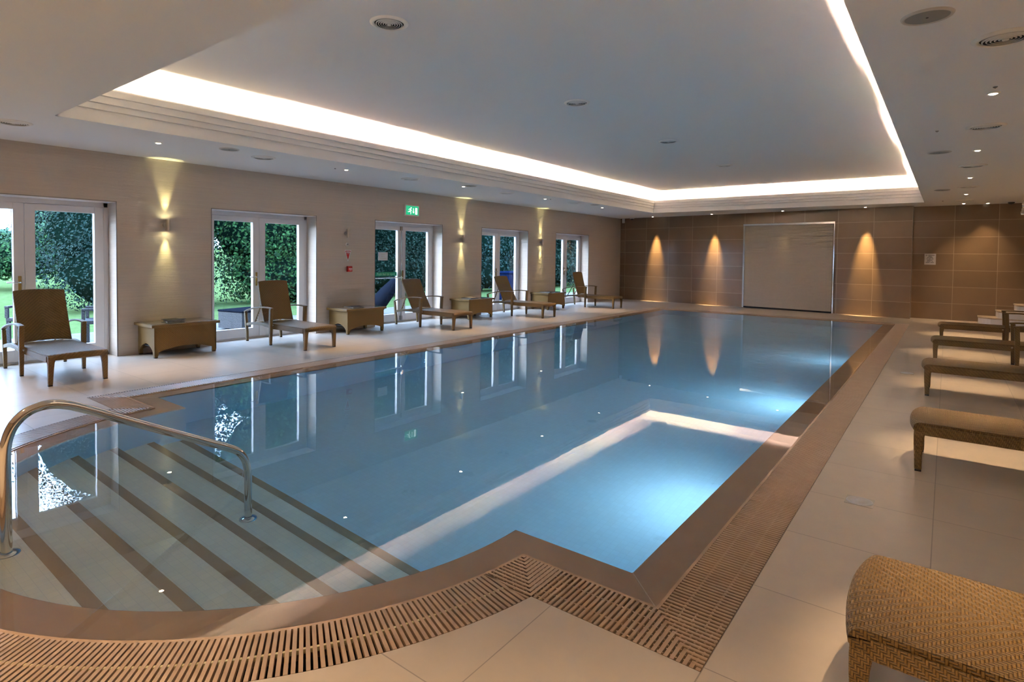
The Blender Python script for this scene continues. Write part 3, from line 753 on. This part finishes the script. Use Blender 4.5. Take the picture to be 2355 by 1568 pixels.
for x, y, l_ in [(-.131,4.165,'grey round ceiling speaker at the top right of the picture beside the ringed vent'), (-.125,9.45,'grey round ceiling speaker second along the right side of the tray'), (-.125,14.5,'grey round ceiling speaker far along the right side of the tray'),
              (-7.66,3.97,'grey round ceiling speaker nearest on the left, beside the first vent'), (-7.56,8.86,'grey round ceiling speaker middle of the left ceiling strip'), (-7.45,13.85,'grey round ceiling speaker farthest on the left ceiling strip')]: speaker(x, y, l_)
def sprinkler(x, y, lab):
    global SPR
    if SPR is None:
        e = empty('smoke_detector'); b = MB(); b.lathe([(.0,-.010),(.010,-.010),(.014,-.006),(.017,0)], n=16); b.build('body', M['edge'], e, smooth=True); SPR = e
        b = MB(); b.lathe([(.0,-.016),(.004,-.015),(.005,-.009)], n=10); b.build('sensor_tip', M['chrome'], e)
    else: e = copy_tree(SPR)
    e.location = (x,y,ZC); tag(e, lab, 'detector', 'small dark ceiling sensors'); return e
SPR = None
for x, y, l_ in [(-7.90,5.86,'tiny dark ceiling sensor just left of the second left downlight'), (-7.66,11.98,'tiny dark ceiling sensor beside the fourth left downlight'), (-.129,7.89,'tiny dark ceiling sensor left of the right deck vent'), (.262,6.16,'tiny dark ceiling sensor just behind the nearest right downlight'), (-.13,17.15,'tiny dark ceiling sensor near the end wall at right')]: sprinkler(x, y, l_)

# ------------------------------------------------------------------ wall sconces
def sconce(y, lab, lit):
    e = empty('wall_sconce', (XL, y, 1.915)); tag(e, lab, 'wall light', 'steel cylinder wall lights on the left wall')
    b = MB(); b.T = Matrix.Rotation(PI/2, 4, 'Y'); b.lathe([(0,.022),(.032,.022),(.036,.016),(.038,0)], n=20); b.build('back_plate', M['steel'], e, smooth=True)
    b = MB(); b.box(.015,.06,-.012,.012,-.012,.012); b.build('arm', M['steel'], e)
    b = MB(); b.lathe([(.028,-.082),(.032,-.084),(.033,-.08),(.033,.08),(.032,.084),(.028,.082)], (.085,0,0), 24); b.build('cylinder', M['steel'], e, smooth=False)
    for s_ in (-1,1):
        b = MB(); b.disc((.085,0,s_*.0795), .029, 20, up=s_ > 0); b.build('lamp', M['sconcelamp'] if lit else M['dark'], e, recalc=False)
    return e
for y, lab, lit in ((3.86,'lit steel cylinder wall light left of the second door, nearest one',1), (7.21,'unlit steel cylinder wall light above the red triangle sign',0), (10.66,'lit steel cylinder wall light between the exit door and the fourth door',1), (14.15,'lit steel cylinder wall light farthest down the left wall',1)): sconce(y, lab, lit)

# ------------------------------------------------------------------ exit sign
e = empty('exit_sign', (XL,8.97,2.485)); tag(e, 'lit green emergency exit box sign over the third door', 'exit sign')
b = MB(); w, h = .212, .122
b.box(0,.045,-w,w,-h,h); b.build('housing', M['alum'], e, bevel=.004)
b = MB(); b.box(.044,.048,-w+.024,w-.024,-h+.024,h-.022); b.build('green_panel', M['greensign'], e)
b = MB(); X0, X1 = .048, .0495
b.box(X0,X1,.085,.148,-.082,.062)                                        # doorway
b.box(X0,X1,.022,.040,-.03,.052); b.prism([(.000,-.025),(.062,-.025),(.031,-.062)], X0, X1, 'x')       # arrow
hd = [(-.038+.016*math.cos(t_*PI/6), .058+.017*math.sin(t_*PI/6)) for t_ in range(12)]; b.prism(hd, X0, X1, 'x')
for poly in ([(-.056,.040),(-.040,.036),(-.062,-.012),(-.082,-.008)],                      # torso
             [(-.052,.040),(-.096,.036),(-.118,.008),(-.108,.004),(-.090,.024),(-.060,.028)],   # rear arm
             [(-.046,.030),(-.034,.004),(-.016,-.002),(-.018,-.012),(-.042,-.006),(-.056,.018)],     # front arm
             [(-.082,-.004),(-.066,-.018),(-.092,-.040),(-.138,-.038),(-.138,-.026),(-.098,-.024)],    # rear leg
             [(-.066,-.008),(-.082,-.016),(-.056,-.044),(-.060,-.084),(-.044,-.084),(-.038,-.036)]):  # front leg
    b.prism(poly, X0, X1, 'x')
b.build('running_figure_and_arrow', M['signwhite'], e)
# fire triangle, call point, tannoy knob
e = empty('triangle_sign', (XL,7.265,1.475)); tag(e, 'red and white inverted triangle safety sign above the call point', 'sign')
b = MB(); b.prism([(-.080,.113),(.080,.113),(0,-.117)], 0, .004, 'x'); b.build('white_border', M['paper'], e)
b = MB(); b.prism([(-.062,.100),(.062,.100),(0,-.083)], .004, .006, 'x'); b.build('red_face', M['redface'], e)
b = MB(); b.box(.006,.0068,-.046,.046,.064,.086); b.build('text_line', M['paper'], e)
text('ALARM', .026, 'lettering', M['paper'], e, (.0068,0,.042), (PI/2,0,PI/2))
e = empty('wall_mounted_call_point', (XL,7.285,1.215)); tag(e, 'small red break glass fire call point on the cream wall', 'call point')
b = MB(); b.box(0,.05,-.055,.055,-.055,.055); b.build('case', M['red'], e, bevel=.006)
b = MB(); b.box(.05,.052,-.035,.045,-.012,.014); b.box(.05,.052,-.02,.035,-.034,-.024); b.build('white_panel', M['paper'], e)
b = MB(); b.box(.052,.0526,-.028,.038,-.002,.002); b.build('printed_line', M['ink'], e)
e = empty('wall_buzzer', (XL,7.245,1.70)); tag(e, 'small round grey alarm button between the unlit wall light and the triangle sign', 'button')
b = MB(); b.T = Matrix.Rotation(PI/2, 4, 'Y'); b.lathe([(0,.014),(.028,.013),(.038,.006),(.040,0)], n=20); b.build('plate', M['alum'], e, smooth=True)
b = MB(); b.T = Matrix.Rotation(PI/2, 4, 'Y'); b.lathe([(0,.028),(.010,.026),(.014,.012)], n=12); b.build('push_button', M['edge'], e, smooth=True)
# notice plate on far wall
e = empty('wall_mounted_notice', (-.358,18.67,1.54)); tag(e, 'pale rectangular notice plate with black lines on the brown tiles', 'notice')
b = MB(); b.box(-.118,.118,-.006,0,-.142,.142); b.build('plate', M['greyplate'], e)
b = MB(); rows = [(.100,[(-.095,-.06),(-.04,.09)]),(.069,[(-.04,.04)]),(.038,[(-.06,-.03),(-.02,.055)]),(.007,[(-.075,-.05),(-.035,.015),(.03,.07)]),(-.024,[(-.06,.045)]),(-.055,[(-.068,.012),(.03,.058)]),(-.086,[(-.09,-.005),(.008,.078)])]
for z, ws in rows:
    for a_, b_ in ws: b.box(a_,b_,-.007,-.006,z-.006,z+.006)
b.build('print_lines', M['ink'], e)
# sensor and camera in the far left corner
e = empty('motion_sensor', (-9.20,wy(-9.20)-.13,2.86)); tag(e, 'small white motion sensor on a black bracket in the far left ceiling corner', 'sensor')
b = MB(); b.box(-.045,.045,-.04,.03,-.13,.03); b.build('case', M['white'], e, bevel=.015, seg=3)
b = MB(); b.box(-.02,.02,.03,.128,-.05,-.01); b.build('bracket', M['black'], e)
e = empty('ceiling_camera', (-8.86,wy(-8.86)-.12,ZC)); tag(e, 'tiny black dome camera with white base under the far left ceiling', 'camera')
b = MB(); b.lathe([(0,-.03),(.075,-.03),(.08,0)], n=20); b.build('base', M['white'], e)
b = MB(); b.lathe([(0,-.075),(.03,-.068),(.05,-.045),(.055,-.03)], n=16); b.build('dome', M['black'], e, smooth=True)
e = empty('ceiling_camera', (1.12,17.9,ZC)); tag(e, 'tiny black dome camera beside the chrome shower pipe at the right edge', 'camera')
b = MB(); b.lathe([(0,-.03),(.085,-.03),(.09,0)], n=20); b.build('base', M['white'], e)
b = MB(); b.lathe([(0,-.085),(.035,-.075),(.058,-.05),(.062,-.03)], n=16); b.build('dome', M['black'], e, smooth=True)
# chrome overhead spout
e = empty('hanging_shower', (1.235,16.6,0)); tag(e, 'chrome overhead shower arm with nozzle hanging at the right edge', 'shower')
b = MB(); b.tube([(0.0,0,2.62),(0,0,2.72),(.01,0,2.78),(.04,0,2.83),(.09,0,2.86),(.16,0,2.87),(.5,0,2.87),(.55,0,2.90)], .026, 12); b.build('pipe', M['chrome'], e, smooth=True)
b = MB(); b.lathe([(0,2.49),(.045,2.49),(.048,2.51),(.042,2.56),(.030,2.57),(.034,2.59),(.030,2.605),(.028,2.63)], n=20); b.build('nozzle', M['chrome'], e, smooth=True)

# ------------------------------------------------------------------ floor sockets
def socket(x, y, lab):
    e = empty('floor_inlet', (x,y,0)); tag(e, lab, 'floor inlet', 'square floor inlets on the right deck')
    b = MB(); b.box(-.075,.075,-.075,.075,0,.0025); b.build('square_plate', M['steel'], e)
    b = MB(); b.lathe([(0,.0075),(.028,.0070),(.030,.0035),(.060,.0030),(.064,.006),(.070,.0055),(.072,.0025)], n=32); b.build('round_cover', M['paper'], e, smooth=True)
socket(-.390,4.207,'square floor inlet with round white cover nearest on the right deck tiles')
socket(-.386,9.436,'square floor inlet with round white cover farther along the right deck')

# ------------------------------------------------------------------ stone steps at right
e = empty('stone_steps', (.63,18.67,0)); tag(e, 'veined cream stone steps rising to the right by the brown end wall', 'steps')
for k in range(4):
    x0_ = .33*k; z1_ = .165*(k+1); b = MB(); pts = [(x0_,0)]
    for j in range(7):
        a = PI+(PI/2)*j/6; pts.append((x0_+.28+.28*math.cos(a), -.42-.10*k+.28*math.sin(a)))
    pts += [(3.4,-.95-.10*k),(3.4,0)]
    pts = [(p[0], min(-.002,p[1])) for p in pts]
    b.prism(pts, .165*k, z1_-.03); st_ = b.build('riser_block', M['white'], e)
    b = MB(); b.prism([(p[0]-.015 if p[0] < 3 else p[0], p[1]-.015 if p[1] < 0 else 0) for p in pts], z1_-.03, z1_); b.build('tread', M['stone'], e)

# ------------------------------------------------------------------ outside
b = MB(); b.box(-12.9,XL-WT,-6,40,-.16,-.04); struct(b.build('terrace_paving', M['paving']), 'pale stone terrace outside the doors')
b = MB(); nx_, ny_ = 24, 40; vs = []
for j in range(ny_+1):
    for i in range(nx_+1):
        x = -12.9-(90-12.9)*(i/nx_)**1.8; y = -60+150*j/ny_; d = -12.9-x
        z = -.06 + (max(0, d-9)*.035 if y < 25 else max(0, d-9)*.035) + .06*math.sin(x*.31)*math.sin(y*.23)*min(1, d/4)
        vs.append((x,y,z))
fs = [(j*(nx_+1)+i, (j+1)*(nx_+1)+i, (j+1)*(nx_+1)+i+1, j*(nx_+1)+i+1) for j in range(ny_) for i in range(nx_)]
b.add(vs, fs); ob = b.build('lawn', M['grass'], recalc=False, smooth=True); face_up(ob); tag(ob, 'mown green lawn rising gently beyond the terrace', 'lawn', kind='stuff')

def tree(loc, blobs, n, size, leafm, lab, trunk_h=1.5, trunk_r=.16, seed=1):
    rs = np.random.RandomState(seed)
    e = empty('tree', loc); tag(e, lab, 'tree', 'trees and shrubs beyond the lawn')
    b = MB(); b.tube([(0,0,-.1),(.05,0,trunk_h*.5),(-.05,.1,trunk_h),(.1,-.1,trunk_h*1.8)], [trunk_r,trunk_r*.85,trunk_r*.7,trunk_r*.3], 9)
    for k in range(4):
        a = k*1.6+seed; b.tube([(0,0,trunk_h*.8),(math.cos(a)*.7,math.sin(a)*.9,trunk_h*1.5),(math.cos(a)*1.3,math.sin(a)*1.8,trunk_h*2.3)], [trunk_r*.5,trunk_r*.35,trunk_r*.15], 7)
    b.build('trunk', M['bark'], e, smooth=True, recalc=False)
    vols = np.array([bl[3]*bl[4]+bl[4]*bl[5]+bl[3]*bl[5] for bl in blobs]); cnt = (vols/vols.sum()*n).astype(int)
    V = []
    for bl, c in zip(blobs, cnt):
        d = rs.normal(size=(c,3)); d /= np.linalg.norm(d, axis=1)[:,None]
        # clumps: pull to cluster directions to give branch-like sprays
        K = 160; cd = rs.normal(size=(K,3)); cd /= np.linalg.norm(cd, axis=1)[:,None]; pick = rs.randint(0, K, c)
        d = d*.36+cd[pick]*.8; d /= np.linalg.norm(d, axis=1)[:,None]
        rad = (.62+.42*rs.rand(c)**.6) * (.9+.22*rs.rand(K)[pick])
        p = d*rad[:,None]*np.array(bl[3:6])+np.array(bl[0:3])
        nrm = d+rs.normal(size=(c,3))*.55+np.array([0,0,.35]); nrm /= np.linalg.norm(nrm, axis=1)[:,None]
        tan = np.cross(nrm, rs.normal(size=(c,3))); tan /= np.linalg.norm(tan, axis=1)[:,None]; bit = np.cross(nrm, tan)
        s_ = (size*(.6+.8*rs.rand(c)))[:,None]
        q = np.stack([p-tan*s_*.55, p-bit*s_*.34+nrm*s_*.08, p+tan*s_*.6-nrm*s_*.06, p+bit*s_*.34+nrm*s_*.08], axis=1); V.append(q[q[:,:,2].min(axis=1) > .02])
    V = np.concatenate(V); nq = len(V)
    me = bpy.data.meshes.new('foliage'); me.vertices.add(nq*4); me.vertices.foreach_set('co', V.reshape(-1))
    me.loops.add(nq*4); me.loops.foreach_set('vertex_index', np.arange(nq*4, dtype=np.int32)); me.polygons.add(nq); me.polygons.foreach_set('loop_start', np.arange(nq, dtype=np.int32)*4); me.polygons.foreach_set('loop_total', np.full(nq, 4, dtype=np.int32))
    me.update(calc_edges=True); me.materials.append(leafm); o_ = bpy.data.objects.new('foliage', me); COL.objects.link(o_); o_.parent = e
    # dark hull added inside the leaves to block light, crown shade in its colour
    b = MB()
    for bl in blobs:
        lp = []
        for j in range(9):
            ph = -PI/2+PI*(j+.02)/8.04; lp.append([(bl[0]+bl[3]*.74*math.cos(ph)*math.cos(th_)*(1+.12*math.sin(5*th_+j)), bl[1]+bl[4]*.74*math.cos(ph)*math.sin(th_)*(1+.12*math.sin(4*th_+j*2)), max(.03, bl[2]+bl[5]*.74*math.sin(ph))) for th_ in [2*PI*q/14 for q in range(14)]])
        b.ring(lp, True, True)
    b.build('shade_core', M['inner'], e, smooth=True, recalc=False)
    return e
tree((-17.9,6.4,0), [(.9,0,.9,1.5,2.3,1.3),(0,0,2.0,2.0,2.3,1.8),(0,-.2,3.6,1.9,2.3,2.0),(-.2,1.0,5.0,1.9,2.0,1.8),(-.5,.0,6.2,1.6,1.8,1.4)], 62000, .055, M['leafA'], 'dense blue green shrub tree outside the first door', seed=3)
tree((-17.4,10.8,0), [(.7,0,.8,1.3,2.4,1.2),(0,-.6,2.4,2.0,2.2,1.8),(.6,.9,3.6,2.0,2.2,1.7),(.9,-.9,4.6,1.8,1.9,1.6),(0,.6,5.8,2.,2.,1.5)], 44000, .085, M['leafB'], 'bright green broadleaf tree outside the second door', seed=5)
tree((-17.6,15.4,0), [(.6,0,.9,1.4,2.7,1.3),(0,0,2.2,2.0,2.6,1.8),(.3,.4,4.0,2.0,2.6,2.0),(0,-.6,5.8,2.0,2.4,1.8)], 38000, .080, M['leafC'], 'dark green tree outside the exit door', seed=8)
tree((-17.0,20.6,0), [(.2,0,.9,1.4,3.0,1.3),(0,0,2.2,2.0,3.0,1.8),(.3,.4,4.0,2.0,2.8,2.0),(0,-.6,5.8,2.0,2.6,1.8)], 26000, .10, M['leafA'], 'dark blue green tree outside the fourth door', seed=11)
tree((-17.0,26.8,0), [(0,0,1.2,2.2,3.4,1.7),(.3,.4,3.8,2.2,3.2,2.2),(0,-.6,6.0,2.0,2.8,1.8)], 20000, .12, M['leafC'], 'dark green tree outside the fifth door', seed=13)
tree((-17.0,33.5,0), [(0,0,1.6,2.4,3.8,2.1),(.3,.4,4.2,2.4,3.4,2.2)], 9000, .18, M['leafA'], 'dark tree farthest down the garden', seed=14)
tree((-40.,9.5,.6), [(0,1.6,1.9,2.6,2.4,2.1),(0,-2.2,.9,2.6,2.6,1.2),(0,3.2,3.2,2.6,2.0,2.0)], 16000, .22, M['leafD'], 'pale distant tree across the lawn seen left of the first door', trunk_h=2.6, trunk_r=.3, seed=21)
tree((-52.,19.,1.), [(0,0,5.,6.0,7.,4.5),(0,4,9.,5,6,3.6)], 8000, .5, M['leafA'], 'large bluish tree at the far edge of the lawn', trunk_h=3, trunk_r=.4, seed=23)
tree((-27.,6.1,.4), [(0,0,.8,1.3,1.5,.9),(0,.8,1.3,1.1,1.0,.8)], 6000, .10, M['leafB'], 'low green shrub standing alone on the lawn', trunk_h=.4, trunk_r=.06, seed=25)
# outdoor rattan furniture
def out_chair(x, y, rz, lab):
    e = empty('garden_chair', (x,y,-.04), rz); tag(e, lab, 'garden chair', 'dark rattan garden chairs on the terrace')
    b = MB(); b.box(-.27,.27,-.27,.27,.36,.42); b.build('seat', M['outrattan'], e, bevel=.01)
    b = MB(); b.box(-.27,.27,.23,.28,.42,.86); b.build('backrest', M['outrattan'], e, bevel=.01)
    for sx in (-1,1):
        for sy in (-1,1): b = MB(); b.box(sx*.24-.025,sx*.24+.025,sy*.24-.025,sy*.24+.025,0,.36); b.build('leg', M['outrattan'], e)
        b = MB(); b.box(sx*.26-.03,sx*.26+.03,-.27,.25,.58,.62); b.box(sx*.26-.025,sx*.26+.025,-.27,-.22,.42,.58); b.build('armrest', M['outrattan'], e, bevel=.008)
out_chair(-11.15,3.60,-.4,'dark rattan garden chair seen through the first door beside the near lounger')
out_chair(-12.4,2.95,.9,'dark rattan garden chair farther out through the left leaf of the first door')
e = empty('garden_ottoman', (-11.4,6.35,-.04), .2); tag(e, 'low dark rattan box stool on the terrace outside the second door', 'ottoman')
b = MB(); b.box(-.35,.35,-.5,.5,.03,.36); b.build('body', M['outrattan'], e, bevel=.01)
b = MB(); b.box(-.36,.36,-.51,.51,.36,.40); b.build('top_pad', M['parasol'], e, bevel=.012)
e = empty('folded_parasol', (-11.5,10.35,-.04)); tag(e, 'charcoal covered folded parasol leaning outside the exit door', 'parasol')
b = MB(); b.tube([(-.1,-.75,.10),(0,-.50,.28),(.05,-.22,.58),(.08,.02,.86),(.1,.20,1.08)], [.16,.22,.19,.11,.03], 14); b.build('cover', M['parasol'], e, smooth=True)
b = MB(); b.box(-.32,.16,-.95,-.45,0,.10); b.build('base', M['parasol'], e, bevel=.01)
e = empty('storage_box', (-12.2,16.6,-.04)); tag(e, 'navy blue covered box on the terrace outside the fourth door', 'storage box')
b = MB(); b.box(-.4,.4,-.5,.5,0,.95,.03,.03); b.build('cover', M['bluefabric'], e, bevel=.06, seg=3)
b = MB(); b.box(-.43,.43,-.53,.53,.93,1.0); b.build('lid', M['bluefabric'], e, bevel=.03, seg=2)

# ------------------------------------------------------------------ lights
def spot(name, loc, power, col, angle, blend=.6, direction=(0,0,-1), size=.03):
    l = bpy.data.lights.new(name, 'SPOT'); l.energy = power; l.color = col; l.spot_size = math.radians(angle); l.spot_blend = blend; l.shadow_soft_size = size
    o_ = bpy.data.objects.new(name, l); COL.objects.link(o_); o_.location = loc
    o_.rotation_euler = Vector(direction).to_track_quat('-Z','Y').to_euler(); return o_
WARM = (1., .68, .37)
for x, y, k in spots:
    if k == 'L': spot('downlight_or_fill_beam', (x,y,ZC-.02), 75, WARM, 42, 1.)
    elif k == 'R': spot('downlight_or_fill_beam', (x,y,ZC-.02), 130, WARM, 32, 1., (0,-.24,-1))
    elif k == 'F': spot('downlight_or_fill_beam', (x,y+.08,ZC-.02), 420 if abs(x+3.8) > .3 else 10, (1.,.66,.28), 26, 1., (0,.17,-1))
    else: spot('downlight_or_fill_beam', (x,y,ZC-.02), 40, WARM, 70, .9, (0,.1,-1))
spot('downlight_or_fill_beam', (.26,3.25,ZC-.02), 130, WARM, 32, 1., (0,-.24,-1))
for x, y in ((.26,.2),(2.6,3.),(2.6,7.),(2.6,11.),(2.6,15.),(-8.0,.3),(-2.,-.4),(-4.5,-.4),(-2.,-2.),(-5.,-2.)): spot('downlight_or_fill_beam', (x,y,ZC-.02), 220 if x > 0 and x < 1 else 110, WARM, 84, .9)  # unseen fill spots added to brighten the room, no fittings modelled
for y in (3.86,10.66,14.15):
    for s_ in (-1,1): spot('sconce_beam', (XL+.058,y,1.915+s_*.09), 20, (1.,.90,.38), 40, 1., (-.05,0,s_), .015)
def area(name, loc, sx_, sy_, power, col, direction, roll=None):
    l = bpy.data.lights.new(name, 'AREA'); l.shape = 'RECTANGLE'; l.size = sx_; l.size_y = sy_; l.energy = power; l.color = col
    o_ = bpy.data.objects.new(name, l); COL.objects.link(o_); o_.location = loc; o_.rotation_euler = direction; return o_
# cove tubes lying in the trough of the tray, end to end
def cove(axis, pos, a0, a1, n, power):
    L_ = (a1-a0)/n; cols = [(1.,.72,.44),(1.,.62,.47)]
    for k in range(n):
        c = a0+L_*(k+.5); wob = (.012 if k % 2 else -.004)
        if axis == 'y': area('cove_tube', (pos+(wob if pos > -3 else -wob), c, ZC+.30), .024, L_*.97, power*L_, cols[k%2], (PI,0,0))
        else: area('cove_tube', (c, pos+(wob if pos > 9 else -wob), ZC+.30), L_*.97, .024, power*L_, cols[k%2], (PI,0,0))
CP = 15.5
cove('y', TX0-.03, TY0, TY1, 6, CP); cove('y', TX1+.03, TY0, TY1, 6, CP*1.3); cove('x', TY1+.03, TX0, TX1, 3, CP); cove('x', TY0-.03, TX0, TX1, 3, CP*.3)
# unseen fill lights added below the surface to brighten the water
for x, y, rot, pw in [(PX1-.02, 4.6, (0,PI/2,0), 7.5), (PX1-.02, 7.8, (0,PI/2,0), 8.), (PX1-.02, 11.2, (0,PI/2,0), 4.), (-1.50, PY0+.02, (PI/2,0,PI), 5.5)]:
    o_ = area('water_fill_light', (x,y,-.62), .22, .22, pw, (.86,.95,1.), rot); o_.data.shape = 'DISK'
# daylight portals in the door openings
for y0, y1 in DO:
    o_ = area('door_portal', (XL-WT-.02,(y0+y1)/2,DH/2), DH, y1-y0, 1., (1,1,1), (0,-PI/2,0)); o_.data.cycles.is_portal = True
w = bpy.data.worlds.new('overcast_sky'); S.world = w; w.use_nodes = True; t = w.node_tree
bg = t.nodes['Background']; sky = t.nodes.new('ShaderNodeTexSky'); sky.sky_type = 'NISHITA'; sky.sun_disc = False; sky.sun_elevation = math.radians(38); sky.sun_rotation = math.radians(200); sky.air_density = 1.5; sky.dust_density = 3.
mx = t.nodes.new('ShaderNodeMix'); mx.data_type = 'RGBA'; mx.inputs[0].default_value = .97; t.links.new(sky.outputs[0], mx.inputs[6]); mx.inputs[7].default_value = (.40,.60,1.,1)
t.links.new(mx.outputs[2], bg.inputs['Color']); bg.inputs['Strength'].default_value = 6.2

# ------------------------------------------------------------------ camera
cam = bpy.data.cameras.new('camera'); co = bpy.data.objects.new('camera', cam); COL.objects.link(co)
r_ = Vector((0.7877777248409175, 0.6158685009728665, 0.010594609662570082)); u_ = Vector((-0.02761827757079717, 0.01813412829117351, 0.9994540430330661)); f_ = Vector((-0.6153401392632292, 0.7876402369740602, -0.03129488953417337))
co.matrix_world = Matrix(((r_.x,u_.x,-f_.x,0),(r_.y,u_.y,-f_.y,0),(r_.z,u_.z,-f_.z,1.5),(0,0,0,1)))
cam.sensor_width = 36; cam.lens = 1332.1846/2355*36; cam.shift_x = 39.6142/2355; cam.shift_y = -153.4317/2355; cam.clip_end = 300; cam.clip_start = .05
S.camera = co
S.view_settings.view_transform = 'Standard'; S.view_settings.look = 'None'; S.view_settings.gamma = 1.; S.view_settings.exposure = 1.55; S.view_settings.use_curve_mapping = False
S.cycles.max_bounces = 8; S.cycles.diffuse_bounces = 4; S.cycles.glossy_bounces = 4; S.cycles.transmission_bounces = 7; S.cycles.transparent_max_bounces = 10; S.cycles.use_adaptive_sampling = True; S.cycles.adaptive_threshold = .17; S.cycles.adaptive_min_samples = 16; S.cycles.volume_bounces = 0
S.cycles.sample_clamp_indirect = 6.; S.cycles.use_denoising = True; S.cycles.caustics_reflective = False; S.cycles.caustics_refractive = True
